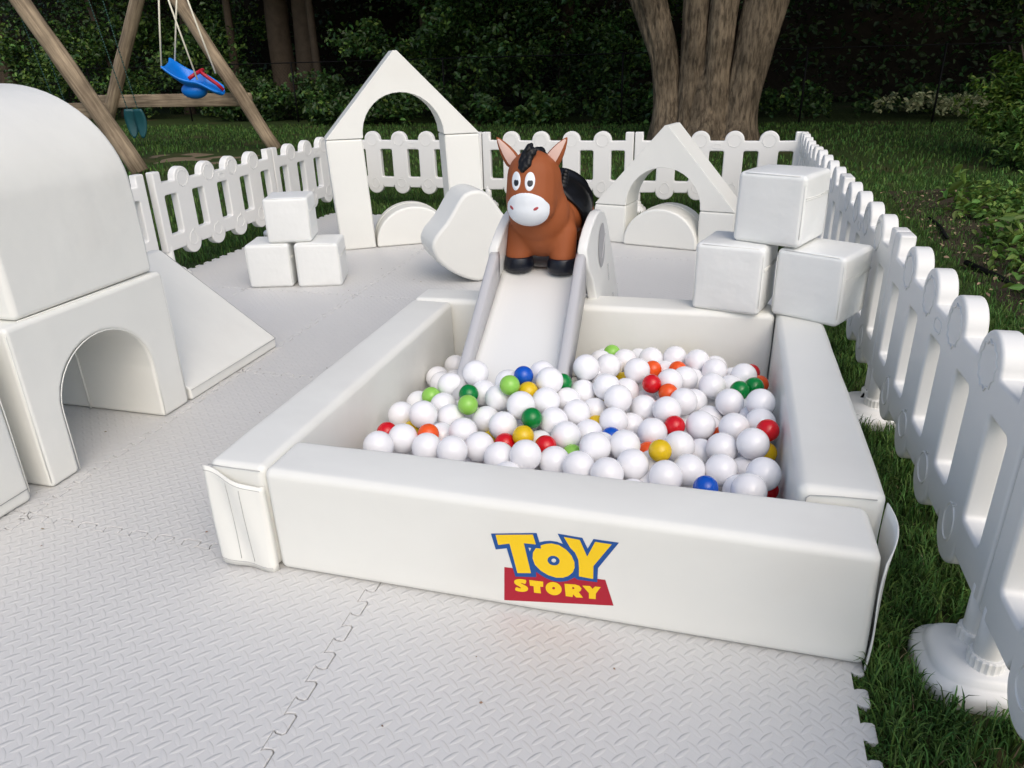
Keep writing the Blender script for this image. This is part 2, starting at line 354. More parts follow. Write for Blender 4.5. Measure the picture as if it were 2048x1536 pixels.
BALLS = {"w":[[0.807,1.225,0.159],[0.859,1.071,0.207],[0.805,0.929,0.255],[0.805,1.004,0.183],[0.864,0.938,0.188],[0.805,0.873,0.186],[0.439,0.846,0.235],[0.359,0.811,0.197],[0.487,0.784,0.193],[0.555,0.728,0.206],[0.667,0.869,0.244],[0.71,0.789,0.257],[0.644,0.804,0.188],[0.717,0.708,0.221],[0.768,0.791,0.189],[0.651,0.649,0.227],[0.244,0.795,0.125],[0.35,0.582,0.195],[0.251,0.634,0.158],[0.367,0.713,0.166],[0.419,0.641,0.163],[0.563,0.817,0.224],[0.534,0.655,0.161],[0.611,0.583,0.184],[0.5,0.529,0.177],[0.814,0.716,0.185],[0.856,0.808,0.153],[0.758,0.636,0.189],[0.811,0.566,0.181],[0.864,0.65,0.152],[0.339,0.443,0.181],[0.296,0.366,0.19],[0.427,0.414,0.175],[0.418,0.556,0.138],[0.513,0.396,0.185],[0.572,0.466,0.169],[0.647,0.418,0.169],[0.73,0.401,0.195],[0.73,0.567,0.141],[0.913,0.476,0.202],[0.805,0.436,0.165],[0.882,0.395,0.181],[0.965,0.364,0.188],[0.342,0.497,0.111],[0.71,0.474,0.123],[0.46,0.727,0.122],[0.265,0.968,0.128],[0.219,1.043,0.115],[0.805,1.34,0.123],[0.855,1.152,0.173],[0.897,1.232,0.168],[0.937,1.34,0.133],[0.99,1.277,0.165],[1.078,1.289,0.172],[1.161,1.24,0.184],[0.963,1.05,0.208],[1.048,1.211,0.142],[1.224,1.177,0.177],[1.15,1.3,0.12],[1.323,1.146,0.18],[1.291,1.238,0.125],[1.125,1.092,0.173],[1.079,1.018,0.19],[1.219,1.024,0.185],[1.207,1.076,0.115],[0.886,0.859,0.221],[0.996,1.089,0.135],[0.936,0.982,0.158],[0.934,0.785,0.217],[1.277,0.898,0.187],[1.367,0.841,0.22],[1.133,0.888,0.18],[1.011,0.844,0.163],[1.088,0.791,0.189],[0.933,0.704,0.176],[0.981,0.766,0.132],[1.055,0.677,0.165],[1.219,0.9,0.12],[1.291,0.708,0.192],[1.194,0.737,0.175],[1.136,0.902,0.081],[1.367,0.753,0.194],[1.14,0.588,0.175],[1.259,0.603,0.175],[1.34,0.577,0.213],[1.2,0.65,0.125],[0.991,0.517,0.198],[1.024,0.435,0.184],[0.975,0.592,0.104],[1.117,0.395,0.182],[1.174,0.463,0.171],[1.26,0.485,0.17],[1.365,0.43,0.203],[1.328,0.35,0.196],[1.324,0.563,0.127],[1.32,0.651,0.116],[0.953,0.465,0.124],[1.333,0.944,0.135],[1.102,0.825,0.109],[0.919,0.555,0.163],[0.955,0.895,0.117],[1.07,0.535,0.132],[1.349,1.037,0.114]],"red":[[0.272,0.478,0.176],[0.764,0.5,0.176],[0.636,0.515,0.161],[1.022,0.968,0.198],[1.38,0.641,0.227],[1.354,1.292,0.135],[1.344,1.113,0.107],[1.117,0.723,0.171],[1.38,0.466,0.136]],"orange":[[0.404,0.486,0.181],[1.096,1.163,0.176],[1.08,0.943,0.181],[1.008,1.154,0.174],[1.26,0.76,0.132],[1.05,0.609,0.132],[1.38,1.178,0.14]],"yellow":[[0.307,0.589,0.132],[0.65,0.743,0.233],[0.569,0.6,0.122],[0.692,0.519,0.191],[0.874,0.735,0.141],[1.096,1.352,0.135],[0.909,1.11,0.139],[0.947,1.167,0.128],[1.092,0.504,0.199],[1.38,0.621,0.165],[0.868,0.882,0.137]],"green":[[0.739,0.853,0.224],[0.456,0.718,0.216],[0.7,0.592,0.216],[1.308,0.989,0.192],[1.354,1.034,0.19]],"light green":[[0.307,0.758,0.175],[0.477,0.647,0.212],[0.47,0.818,0.127],[0.599,0.709,0.265],[0.843,0.502,0.155],[0.84,1.293,0.171]],"blue":[[0.623,0.79,0.266],[0.937,0.629,0.158],[1.222,0.357,0.185]],"fill":[[0.789,0.771,0.111],[1.189,0.507,0.097],[1.31,0.455,0.066],[0.937,0.249,0.082],[0.277,1.312,0.083],[0.277,0.931,0.06],[0.66,0.333,0.062],[1.105,1.077,0.071],[0.644,0.719,0.13],[0.692,0.344,0.152],[0.495,0.258,0.059],[1.181,0.227,0.08],[0.736,0.225,0.083],[1.009,0.415,0.077],[0.713,0.776,0.069],[0.855,0.588,0.066],[1.331,0.282,0.099],[0.828,0.268,0.072],[0.541,0.473,0.075],[1.178,0.751,0.099],[0.99,0.32,0.081],[1.141,0.308,0.112],[0.264,0.585,0.079],[0.852,0.346,0.09],[1.215,0.387,0.099],[1.336,1.205,0.071],[0.955,0.699,0.065],[1.363,0.866,0.062],[0.587,0.778,0.123],[0.298,0.246,0.086],[0.385,0.337,0.121],[1.225,1.298,0.142],[1.259,0.97,0.068],[0.288,0.689,0.088],[1.165,0.97,0.144],[1.122,0.401,0.066],[1.077,0.262,0.063],[0.494,0.296,0.137],[0.633,0.411,0.085],[0.648,0.634,0.122],[1.038,1.149,0.074],[1.362,0.516,0.06],[0.776,0.385,0.1],[1.211,0.271,0.158],[1.362,0.736,0.059],[0.496,0.386,0.079],[0.277,1.038,0.061],[0.996,1.013,0.106],[1.213,1.228,0.108],[1.349,0.868,0.149],[1.216,0.822,0.124],[0.37,0.664,0.09],[1.107,1.234,0.064],[0.834,1.109,0.112],[1.295,0.794,0.065],[0.867,0.451,0.068],[0.735,0.649,0.08],[1.037,0.353,0.138],[0.595,0.541,0.072],[1.093,0.982,0.099],[0.254,0.455,0.059],[0.436,0.457,0.066],[0.86,0.273,0.157],[0.862,0.729,0.06],[0.811,0.526,0.1],[1.246,0.565,0.074],[1.054,0.757,0.094],[0.583,0.246,0.074],[1.151,1.169,0.137],[1.034,0.537,0.062],[1.285,0.222,0.062],[1.351,0.37,0.101],[1.118,0.65,0.112],[0.916,0.794,0.073],[0.469,0.529,0.074],[0.916,0.324,0.13],[0.218,0.655,0.061],[1.265,1.153,0.089],[0.782,0.3,0.132],[0.696,0.521,0.061],[0.626,0.27,0.151],[0.927,1.046,0.079],[0.566,0.354,0.095],[0.232,0.349,0.074],[0.93,0.382,0.078],[1.075,0.428,0.124],[0.917,0.532,0.071],[1.046,0.88,0.078],[0.332,0.397,0.069],[0.221,1.231,0.089],[0.886,0.935,0.06],[1.26,0.689,0.069],[1.272,1.068,0.059],[1.243,0.308,0.094],[0.944,1.262,0.072],[0.423,0.295,0.058],[0.334,0.309,0.059],[1.096,0.481,0.069],[1.31,0.427,0.145],[0.256,1.115,0.075],[1.196,1.016,0.065],[1.118,0.572,0.062],[0.633,0.82,0.064],[1.001,0.283,0.155],[1.037,0.673,0.082],[1.363,0.789,0.117],[0.748,0.311,0.063],[0.816,0.665,0.086],[1.28,1.087,0.156],[1.174,1.169,0.063],[0.373,0.228,0.06],[1.346,0.975,0.058],[0.418,0.272,0.15],[1.08,0.285,0.16],[0.66,0.249,0.061],[1.028,1.07,0.063],[0.402,0.78,0.14],[0.758,0.574,0.062],[0.488,0.683,0.059],[1.367,0.219,0.063],[0.994,0.818,0.075],[0.682,0.705,0.059],[0.219,0.234,0.079],[0.218,0.729,0.087],[1.281,0.379,0.058],[0.87,1.02,0.132],[0.774,0.456,0.06]]}

# ================================================================ foam floor tiles
def seam_pts(L_, n, a=.0135):
    """dovetail jigsaw edge along 0..L as (s, offset)"""
    p = L_ / n; out = [(0, 0)]
    for k in range(n):
        s = k * p
        for f, o in ((.27, -a), (.22, -a * .55), (.20, a * .55), (.26, a), (.74, a), (.80, a * .55), (.78, -a * .55), (.73, -a)):
            out.append((s + f * p, o))
    return out + [(L_, 0)]
XS = [-2.15, -1.44, -.72, .43, 1.565]; YS = [-1.093, .047, 1.187, 2.327, 3.467, 4.607]
def drift(x, y): return x - .028 * (y - .05) * min(1, max(0, (1.54 - x) / .9)) * min(1, max(0, (x + 2.12) / .6)), y
TILE_LABEL = {}
for i in range(4):
    for j in range(5):
        x0, x1, y0, y1 = XS[i], XS[i + 1], YS[j], YS[j + 1]
        nx, ny = max(1, round((x1 - x0) / .0877)), round((y1 - y0) / .0877)
        P = [(x0 + s, y0 + o) for s, o in seam_pts(x1 - x0, nx)][:-1]
        P += [(x1 + o, y0 + s) for s, o in seam_pts(y1 - y0, ny)][:-1]
        P += [(x0 + s, y1 + o) for s, o in seam_pts(x1 - x0, nx)][:0:-1]
        P += [(x0 + o, y0 + s) for s, o in seam_pts(y1 - y0, ny)][:0:-1]
        P = [drift(*p) for p in P]
        cx = sum(p[0] for p in P) / len(P); cy = sum(p[1] for p in P) / len(P)
        bm = bmesh.new()
        def off(d, z):
            out = []; n_ = len(P)
            for k in range(n_):
                a = Vector(P[k - 1]); b = Vector(P[k]); c = Vector(P[(k + 1) % n_])
                t = ((b - a).normalized() + (c - b).normalized())
                t = t.normalized() if t.length > 1e-6 else (c - a).normalized()
                q = b + Vector((-t.y, t.x)) * d
                out.append(bm.verts.new((q.x - cx, q.y - cy, z)))
            return out
        r0, r1, r2, r3 = off(.0013, -.014), off(.0013, -.0026), off(.0020, -.0008), off(.0038, 0)
        for A, B in ((r0, r1), (r1, r2), (r2, r3)):
            for k in range(len(P)): bm.faces.new((A[k], A[(k + 1) % len(P)], B[(k + 1) % len(P)], B[k]))
        es = [bm.edges.get((r3[k], r3[(k + 1) % len(P)])) for k in range(len(P))]
        bmesh.ops.triangle_fill(bm, use_beauty=True, use_dissolve=False, edges=es, normal=(0, 0, 1))
        me = bpy.data.meshes.new('foam_tile'); bmesh.ops.recalc_face_normals(bm, faces=bm.faces[:]); bm.to_mesh(me); bm.free()
        o = link('foam_tile', me, TREAD, loc=(cx, cy, 0))
        cn = ['against the white fence behind the tunnel block', 'behind the tunnel block', 'between the tunnel block and the ball pit', 'under the ball pit side nearer the grass'][i]
        rn = ['at the open front of the play floor', 'in the second row from the front', 'in the middle row of the floor', 'in the fourth row from the front', 'in the far row by the back fence'][j]
        tag(o, 'pale grey foam tile ' + ['at the open front', 'second row from front', 'middle row', 'fourth row from front', 'far row'][j] + ', ' + ['column by the fence', 'column behind the tunnel', 'column between tunnel and pit', 'column nearest the grass'][i], 'floor tile', 'interlocking foam floor tiles')

# ================================================================ ball pit
pit = thing('ball_pit', 'square ball pit of four white padded walls full of plastic balls', 'ball pit')
def trilin(c, s):
    """c: 8 corners keyed by (i,j,k)"""
    def f(q):
        u, v, t = q.x / s[0], q.y / s[1], q.z / s[2]
        r = Vector((0, 0, 0))
        for (i, j, k), p in c.items():
            r += Vector(p) * ((u if i else 1 - u) * (v if j else 1 - v) * (t if k else 1 - t))
        return r
    return f
def pit_wall(bl, br, fr, fl, size, zt=(.31,) * 4, sink=0, **kw):
    """four ground corners (front-left, front-right, back-right, back-left order by i,j) and their top corners"""
    c = {}
    for (i, j), b, z in (((0, 0), bl, zt[0]), ((1, 0), br, zt[1]), ((1, 1), fr, zt[2]), ((0, 1), fl, zt[3])):
        c[(i, j, 0)] = (b[0], b[1], 0.001); c[(i, j, 1)] = (b[2] if len(b) > 2 else b[0], b[3] if len(b) > 2 else b[1], z)
    return rbox('foam_wall', *size, .022, VINYL, pit, n=13, warp=trilin(c, size), **kw)
fw = pit_wall((.164, .002, .166, -.004), (1.583, 0, 1.568, -.010), (1.578, .162, 1.562, .164), (.166, .161, .168, .159), (1.41, .165, .30),
              (.302, .296, .306, .307), bulge=.004, amp=.0015, seed=1, faces=lambda n: n.y > -.5)
lw = pit_wall((0, .004, .006, .0), (.160, .004, .166, .003), (.166, 1.388), (-.012, 1.388), (.165, 1.39, .31), (.306, .306, .31, .31), bulge=.004, seed=2)
bw = pit_wall((-.012, 1.394), (1.426, 1.446), (1.424, 1.606), (-.014, 1.556), (1.44, .164, .31), (.31, .312, .312, .31), bulge=.003, seed=3)
rw = pit_wall((1.420, .170, 1.418, .172), (1.598, .168, 1.602, .17), (1.590, 1.60), (1.432, 1.60), (.165, 1.43, .32), (.328, .33, .312, .312), bulge=.004, seed=4)
# piping seam and velcro flaps on the walls
def sheet(name, fn, nu, nv, m, parent, thick=.003):
    bm = bmesh.new(); g = [[bm.verts.new(fn(i / nu, j / nv)) for j in range(nv + 1)] for i in range(nu + 1)]
    for i in range(nu):
        for j in range(nv): bm.faces.new((g[i][j], g[i + 1][j], g[i + 1][j + 1], g[i][j + 1]))
    o = bm_obj(name, bm, m, parent); s = o.modifiers.new('thickness', 'SOLIDIFY'); s.thickness = thick; s.offset = 0
    return o
def flapL(u, v):
    top = .300 - .052 * max(0, u - .08) ** 1.05 - .012 * sin(pi * u) * u
    bot = .014 - .014 * u
    x = .002 + .158 * u + (1 - v) * .004
    y = -.010 - .006 * sin(pi * u) ** .7 * (.4 + .6 * v) - .004 * sin(u * 9 + v * 3) + (.010 if u > .97 else 0) - .006 * (1 - v) * (1 - u)
    return (x, y, bot + (top - bot) * v)
fl = sheet('velcro_flap', flapL, 20, 14, VINYL, lw)
bm = bmesh.new()
for uu in (.38, .62):
    add_tube(bm, [Vector(flapL(uu, v / 12)) + Vector((0, -.0018, 0)) for v in range(1, 12)], .0011, 5)
add_tube(bm, [Vector(flapL(u / 20, .955)) + Vector((0, -.0016, 0)) for u in range(0, 20)], .0010, 5)
add_tube(bm, [Vector(flapL(u / 20, .045)) + Vector((0, -.0016, 0)) for u in range(0, 20)], .0010, 5)
bm_obj('stitching', bm, STITCH, lw)
def flapR(u, v):
    top = .300 + .012 * (1 - u) - .03 * u ** 2
    y = .172 - .185 * u
    x = 1.603 + .020 * sin(pi * min(1, u * 1.05)) * (.25 + .75 * v ** 1.5) - .026 * u + .003 * sin(v * 6)
    return (x, y, .004 + (top - .004) * v)
sheet('velcro_flap', flapR, 18, 12, VINYL, rw)
bm = bmesh.new()
add_tube(bm, [(x, .1655 + .0012 * (x - 1.42) / .17, z) for x, z in ((1.436, .280), (1.436, .305), (1.444, .312), (1.50, .3165), (1.58, .3185))], .0012, 5)
add_tube(bm, [(.010, -.0006, .298), (.08, -.0012, .2965), (.158, -.0008, .2965)], .0012, 5)
bm_obj('piping', bm, STITCH, rw)
# printed word logo, laid on the face of the front wall
_bm = bmesh.new(); _bm.from_mesh(fw.data); FW = BVHTree.FromBMesh(_bm)
def decal(parts):
    bm = bmesh.new(); mi = 0
    for ring_sets, m_i, lift in parts:
        for rings in ring_sets:
            es = []
            for ring in rings:
                vs = []
                for k in range(len(ring)):
                    a = ring[k]; b = ring[(k + 1) % len(ring)]; d = math.hypot(b[0] - a[0], b[1] - a[1]); n = max(1, int(d / .02))
                    for t in range(n):
                        x = a[0] + (b[0] - a[0]) * t / n; z = a[1] + (b[1] - a[1]) * t / n
                        hit = FW.ray_cast(Vector((x, -.3, z)), Vector((0, 1, 0)))[0]
                        vs.append(bm.verts.new((x, (hit.y if hit else 0) - lift, z)))
                es += [bm.edges.new((vs[k], vs[(k + 1) % len(vs)])) for k in range(len(vs))]
            r = bmesh.ops.triangle_fill(bm, use_beauty=True, use_dissolve=False, edges=es, normal=(0, -1, 0))
            for f in r['geom']:
                if isinstance(f, bmesh.types.BMFace): f.material_index = m_i
    return bm
bm = decal([([LOGO['banner']], 0, .0006), ([LOGO['outline']], 1, .0010),
            ([LOGO[k] for k in ('letter_t', 'letter_o', 'letter_y')], 2, .0014), ([LOGO[k] for k in ('s', 't2', 'o2', 'r', 'y2')], 2, .0010)])
for f in bm.faces:
    if f.normal.y > 0: f.normal_flip()
me = bpy.data.meshes.new('printed_logo'); bm.to_mesh(me); bm.free()
link('printed_logo', me, [RED, BLUE, YEL], fw)

# ---------------------------------------------------------------- balls
def ball_mesh(name, r, m):
    bm = bmesh.new(); bmesh.ops.create_uvsphere(bm, u_segments=40, v_segments=26, radius=r)
    me = bpy.data.meshes.new(name); bm.to_mesh(me); bm.free(); smooth(me); me.materials.append(m); return me
BM = {k: ball_mesh(k.replace(' ', '_') + '_ball', .045 if k == 'white' else .0325, m) for k, m in BALLM.items()}
def put_ball(kind, p, label, group):
    o = bpy.data.objects.new('pit_ball', BM[kind]); COL.objects.link(o); o.location = p
    o.rotation_euler = (random.random() * 6, random.random() * 6, 0)
    tag(o, label, 'ball', group)
for p in BALLS['w'] + BALLS['fill']:
    put_ball('white', p, 'large glossy white plastic ball lying among the others in the ball pit', 'white balls in the pit')
WHERE = {
 'red': ['in the pit corner behind the velcro flap', 'half under a white ball at the middle of the pit', 'low between white balls in the middle of the pit',
         'fully exposed, high on white balls towards the back', 'high against the pit wall beside the grass', 'tucked into the back corner below the stacked cubes',
         'sliver below the pair of green balls', 'deep between white balls', 'low in the corner by the wall end'],
 'orange': ['beside the yellow ball near the velcro flap corner', 'directly in front of the yellow ball at the back wall', 'just in front of the exposed red ball', 'sliver behind the exposed red ball near the back wall',
            'half hidden behind a large white ball towards the grass side', 'pressed behind the bright yellow ball near the front wall', 'beside the two green balls against the far corner wall'],
 'yellow': ['between the red and orange balls in the flap corner', 'in front of the slide end, below the blue ball', 'low and half covered near the front wall', 'exposed, between the green ball and the front wall',
            'sliver between white balls at the pit centre', 'resting against the back wall of the pit', 'half buried behind the pit centre', 'half buried next to the exposed red ball',
            'bright, exposed, near the front wall', 'in shade against the pit wall below the high red ball', 'sliver beside a white ball just behind the centre'],
 'green': ['beside the slide rail, fully exposed', 'half hidden next to the white ball by the slide rail', 'fully exposed at the middle of the pit', 'front one of the touching pair near the far corner', 'rear one of the touching pair near the far corner'],
 'light green': ['against the padded wall beside the slide', 'fully exposed in front of the slide rail', 'half buried beside the exposed pale green one', 'at the foot of the slide chute', 'low, half covered, near the front wall', 'far back against the wall behind the slide'],
 'blue': ['resting at the foot of the slide chute', 'deep between white balls at the pit centre', 'just showing over the front wall edge']}
for k, places in WHERE.items():
    for p, s_ in zip(BALLS[k], places): put_ball(k, p, 'small ' + k + ' plastic ball ' + s_, 'coloured balls in the pit')

# ================================================================ soft cubes
def cube(x, y, z, rot, s, label, group, seed, sy=None):
    t = thing('soft_cube', label, 'foam cube', (x, y, z), rot, group)
    sy = sy or s
    rbox('cover', s, sy, s, .018, VINYL_IN, t, bulge=.004, amp=.004, seed=seed, n=9)
    bm = bmesh.new()                                  # zip seam round the sides and the piping of the front edge
    zz = s * .69
    pts = [(s + .0015, .012, zz), (s + .0045, sy * .5, zz - .003), (s + .0015, sy - .012, zz)]
    add_tube(bm, pts, .0016, 6); add_tube(bm, [(p[0], p[1], p[2] - .007) for p in pts], .0014, 6)
    add_tube(bm, [(.004, .003, .03), (.0035, .003, s - .03)], .0010, 5)
    add_tube(bm, [(s - .004, .003, .03), (s - .0035, .003, s - .03)], .0012, 5)
    add_tube(bm, [(.025, .0045, s - .0035), (s - .025, .0045, s - .0035)], .0012, 5)
    bm_obj('piping', bm, VINYL, t)
    return t
G1, G2 = 'cubes stacked on the corner of the ball pit', 'cubes stacked on the floor by the tower'
cube(1.116, 1.471, .3125, -.249, .255, 'white padded cube on the pit corner, on the slide side of the lower two', G1, 11)
cube(1.405, 1.455, .3125, -.50, .25, 'white padded cube on the pit corner, lower one on the fence side', G1, 12, .262)
cube(1.246, 1.520, .572, -.43, .25, 'white padded cube topping the stack of three on the pit corner', G1, 13)
cube(-1.470, 2.336, .001, .30, .256, 'white padded cube on the floor, lower one nearer the tunnel block', G2, 14)
cube(-1.190, 2.412, .001, .32, .256, 'white padded cube on the floor, lower one nearer the ball pit', G2, 15)
cube(-1.340, 2.390, .262, .36, .256, 'white padded cube topping the stack of three on the floor', G2, 16)

# ================================================================ big tunnel group
# (profiles run back from the front face at x = -.78; blocks lie along y)
def seamline(pts, parent, m=VINYL, r=.0022):
    bm = bmesh.new(); add_tube(bm, pts, r, 6); return bm_obj('piping', bm, m, parent)
tun = thing('tunnel_block', 'low white foam block with a round arched tunnel through it', 'foam block', (-.765, .19, .001))
oy0, oy1 = .115, .525
prof = [(0, 0), (oy0, 0), (oy0, .20)] + [(.32 - .205 * cos(rad(a)), .215 + .195 * sin(rad(a))) for a in range(0, 181, 12)] + [(oy1, .20), (oy1, 0), (.665, 0), (.665, .532), (0, .532)]
prism('cover', prof, .86, VINYL, tun, rotz=pi / 2, bev=.016, seg=4, fn=lambda v: v + Vector((0, .004 * noise.noise(v * 4), 0)))
seamline([(-.345, oy1 - .002, .004), (-.345, oy1 - .002, .2)] + [(-.345, .32 + .203 * cos(rad(a)), .215 + .193 * sin(rad(a))) for a in range(0, 181, 12)] + [(-.345, oy0 + .002, .2), (-.345, oy0 + .002, .004)], tun, r=.004)
seamline([(.0005, oy0 - .003, .01), (.0005, oy0 - .003, .2)] + [(.0005, .32 - .208 * cos(rad(a)), .215 + .198 * sin(rad(a))) for a in range(0, 181, 9)] + [(.0005, oy1 + .003, .2), (.0005, oy1 + .003, .01)], tun, r=.0018)
seamline([(-.004, .003, .02), (-.004, .003, .512)], tun, r=.0016); seamline([(-.004, .662, .02), (-.004, .662, .512)], tun, r=.0016)
dome = thing('dome_block', 'tall white foam block with a rounded top, lying on the tunnel block', 'foam block', (-.783, .250, .535))
dp = [(0, 0), (0, .15), (-.004, .27)] + [(-.44 + .435 * cos(rad(a)), .30 + .345 * sin(rad(a))) for a in range(6, 90, 6)] + [(-.44, .645)] + \
     [(-.44 - .435 * cos(rad(a)), .30 + .345 * sin(rad(a))) for a in range(84, 0, -6)] + [(-.876, .27), (-.88, 0)]
prism('cover', dp, .588, VINYL, dome, bev=.020, seg=4, ang=40)
seamline([(-.008, .010, -.001), (-.004, .3, -.0015), (-.008, .578, -.001)], dome, r=.002)
def wedge(name_label, y0, y1, x_top=-1.30, h=.44):
    t = thing('ramp_block', name_label, 'foam block', (-1.05, (y0 + y1) / 2, .001))
    yl = y1 - y0; T_ = lambda L_: [(x + 1.05, y - (y0 + y1) / 2, z) for x, y, z in L_]
    pr = [(-.765, 0), (-.765, .047), (x_top, h), (x_top - .05, h), (x_top - .05, 0)]
    prism('cover', pr, yl, VINYL, t, loc=(1.05, -yl / 2, 0), bev=.010, seg=3)
    seamline(T_([(-.7635, y0 + .006, .043), (-.7625, (y0 + y1) / 2, .0435), (-.7635, y1 - .006, .043)]), t, STITCH, .0013)
    seamline(T_([(-.7635, y1 - .002, .044), (x_top, y1 - .002, h - .003)]), t, STITCH, .0012)
    return t
wedge('white foam ramp sloping to the floor between the tunnel block and the white fence', .870, 1.485)
ub = thing('step_block', 'upright white foam block next to the tunnel block, cut by the photo edge', 'foam block', (-.775, -.45, .001))
rbox('cover', .575, .60, .55, .018, VINYL, ub, (0, 0, 0), rotz=pi / 2, bulge=.008, amp=.003, seed=31, n=11)
seamline([(.0035, .01, .045), (.0085, .29, .046), (.0035, .565, .045)], ub, STITCH, .0014)
seamline([(-.003, .572, .03), (-.003, .5745, .28), (-.003, .572, .52)], ub, r=.0018)

# ================================================================ towers with arched roofs
def shear(kx): return lambda v: Vector((v.x + kx * v.z, v.y, v.z))
def column(label, grp, root_x, root_y, rot, u0, wdt, dep, h, lean=0, z0=.001, seed=0):
    t = thing('foam_pillar', label, 'foam pillar', (root_x + cos(rot) * u0, root_y + sin(rot) * u0, 0), rot, grp); u0 = 0
    o = rbox('cover', wdt, dep, h - .003, .014, VINYL, t, (u0, 0, z0), bulge=.003, amp=.002, seed=seed, n=9, warp=lambda q: Vector((q.x + lean * q.z, q.y, q.z)))
    seamline([(u0 + .003 + lean * .02, .002, .02), (u0 + .003 + lean * (h - .02), .002, h - .02)], t, r=.0016)
    seamline([(u0 + wdt - .003 + lean * .02, .002, .02), (u0 + wdt - .003 + lean * (h - .02), .002, h - .02)], t, r=.0016)
    return t
def roof(label, root_x, root_y, rot, W, cw, D, h, th, lean, rr):
    t = thing('gable_arch_block', label, 'foam block', (root_x, root_y, 0), rot)
    z0 = h + .002
    P = [(.0, z0)] + [(cw, z0)] + [(W / 2 - rr * cos(rad(a)), z0 + .004 + rr * sin(rad(a)) * 1.0) for a in range(0, 181, 10)] + [(W - cw, z0), (W, z0)] + [(W / 2 + .012, z0 + th), (W / 2 - .012, z0 + th)]
    P = [P[0], P[1]] + [p for p in P[2:-4]] + P[-4:]
    prism('cover', P, D, VINYL, t, bev=.011, seg=3, fn=lambda v: Vector((v.x + lean * v.z, v.y, v.z)))
    seamline([(x + lean * z, .0005, z) for x, z in [(W / 2 - (rr + .004) * cos(rad(a)), z0 + .004 + (rr + .004) * sin(rad(a))) for a in range(4, 177, 8)]], t, r=.0015)
    seamline([(.02 + lean * z0, .003, z0 + .004), (cw - .01 + lean * z0, .003, z0 + .004)], t, r=.0015)
    seamline([(W - cw + .01 + lean * z0, .003, z0 + .004), (W - .02 + lean * z0, .003, z0 + .004)], t, r=.0015)
    return t
def half_disc(label, x, y, rot, r, dep, h):
    t = thing('half_disc_block', label, 'foam block', (x, y, .001), rot)
    P = [(-r, 0)] + [(-r * cos(rad(a)), .02 + (h - .02) * sin(rad(a))) for a in range(0, 181, 8)] + [(r, 0)]
    prism('cover', P, dep, VINYL, t, bev=.016, seg=4, ang=40)
    seamline([(-(r + .001) * cos(rad(a)), dep * .62, .02 + (h - .019) * sin(rad(a))) for a in range(2, 179, 6)], t, r=.0028)
    return t
TX, TY, TA = -1.372, 3.309, .535
LEAN = -.032
column('tall white foam pillar under the high gable arch, nearest the stacked floor cubes', 'pillars of the high arch', TX, TY, TA, 0, .245, .25, .748, LEAN, seed=21)
column('tall white foam pillar carrying the high gable arch, partly behind the rocker', 'pillars of the high arch', TX, TY, TA, .245 + .56, .248, .25, .748, LEAN, seed=22)
roof('white foam gable with an arched cut-out, high on two tall pillars', TX, TY, TA, 1.053, .245, .25, .748, .537, LEAN, .277)
c, s = cos(TA), sin(TA)
half_disc('white foam half disc standing between the two tall pillars', TX + c * .525 - s * .005, TY + s * .525 + c * .005, TA, .272, .26, .272)
SX, SY_, SA = .325, 3.914, -.235
column('short white foam block under the low gable arch, next to the bouncy horse', 'short blocks of the low arch', SX, SY_, SA, 0, .232, .25, .264, 0, seed=23)
column('short white foam block under the low gable arch, half behind the stacked cubes', 'short blocks of the low arch', SX, SY_, SA, .232 + .516, .235, .25, .264, 0, seed=24)
roof('white foam gable with an arched cut-out, on two short blocks', SX, SY_, SA, .983, .232, .25, .264, .53, 0, .26)
c, s = cos(SA), sin(SA)
half_disc('white foam half disc standing between the two short blocks', SX + c * .492 + s * .03, SY_ + s * .492 - c * .03, SA, .262, .29, .262)

# ================================================================ rocker
rk = thing('foam_rocker', 'white foam rocker with a bell-shaped hump and a curved underside', 'foam rocker', (-.15, 2.73, .001), rad(36))
half = [(-.288, .235), (-.282, .262), (-.262, .297), (-.232, .328), (-.198, .362), (-.165, .405), (-.132, .455), (-.105, .492), (-.078, .518), (-.045, .532)]
low = [(-.282, .205), (-.262, .160), (-.232, .122), (-.195, .088), (-.150, .058), (-.100, .030), (-.050, .010)]
cxr = -.012
P = half + [(cxr, .536)] + [(2 * cxr - u, z) for u, z in half[::-1]] + [(2 * cxr - u, z) for u, z in low] + [(cxr, 0)] + low[::-1]
prism('cover', P, .295, VINYL, rk, bev=.022, seg=4, ang=50)
seamline([(u - .001, .145, z - .001) for u, z in low] , rk, r=.0022)

# ================================================================ slide
SLP = Vector((.513, 1.5, 0)); SLA = rad(4.2)
slide = thing('toddler_slide', 'cream and grey plastic toddler slide running into the ball pit', 'slide', SLP, SLA)
chp = [(-.72, .150), (-.64, .185), (-.55, .222), (-.42, .270), (-.28, .322), (-.15, .372), (-.05, .406), (.02, .418), (.08, .420)]
bm = bmesh.new()                                       # chute: shallow trough
g = []
for y, z in chp:
    g.append([bm.verts.new((x, y, z + .014 * max(0, abs(x) / .15 - .55) ** 2 * 4)) for x in np.linspace(-.152, .152, 15)])
for a, b in zip(g, g[1:]):
    for k in range(14): bm.faces.new((a[k], a[k + 1], b[k + 1], b[k]))
ch = bm_obj('chute', bm, SLIDE_W, slide); sm_ = ch.modifiers.new('thickness', 'SOLIDIFY'); sm_.thickness = .014; sm_.offset = -1
railp = [(-.74, .185, .10), (-.66, .235, .11), (-.5, .315, .125), (-.3, .418, .15), (-.12, .510, .17), (-.085, .525, .175)]
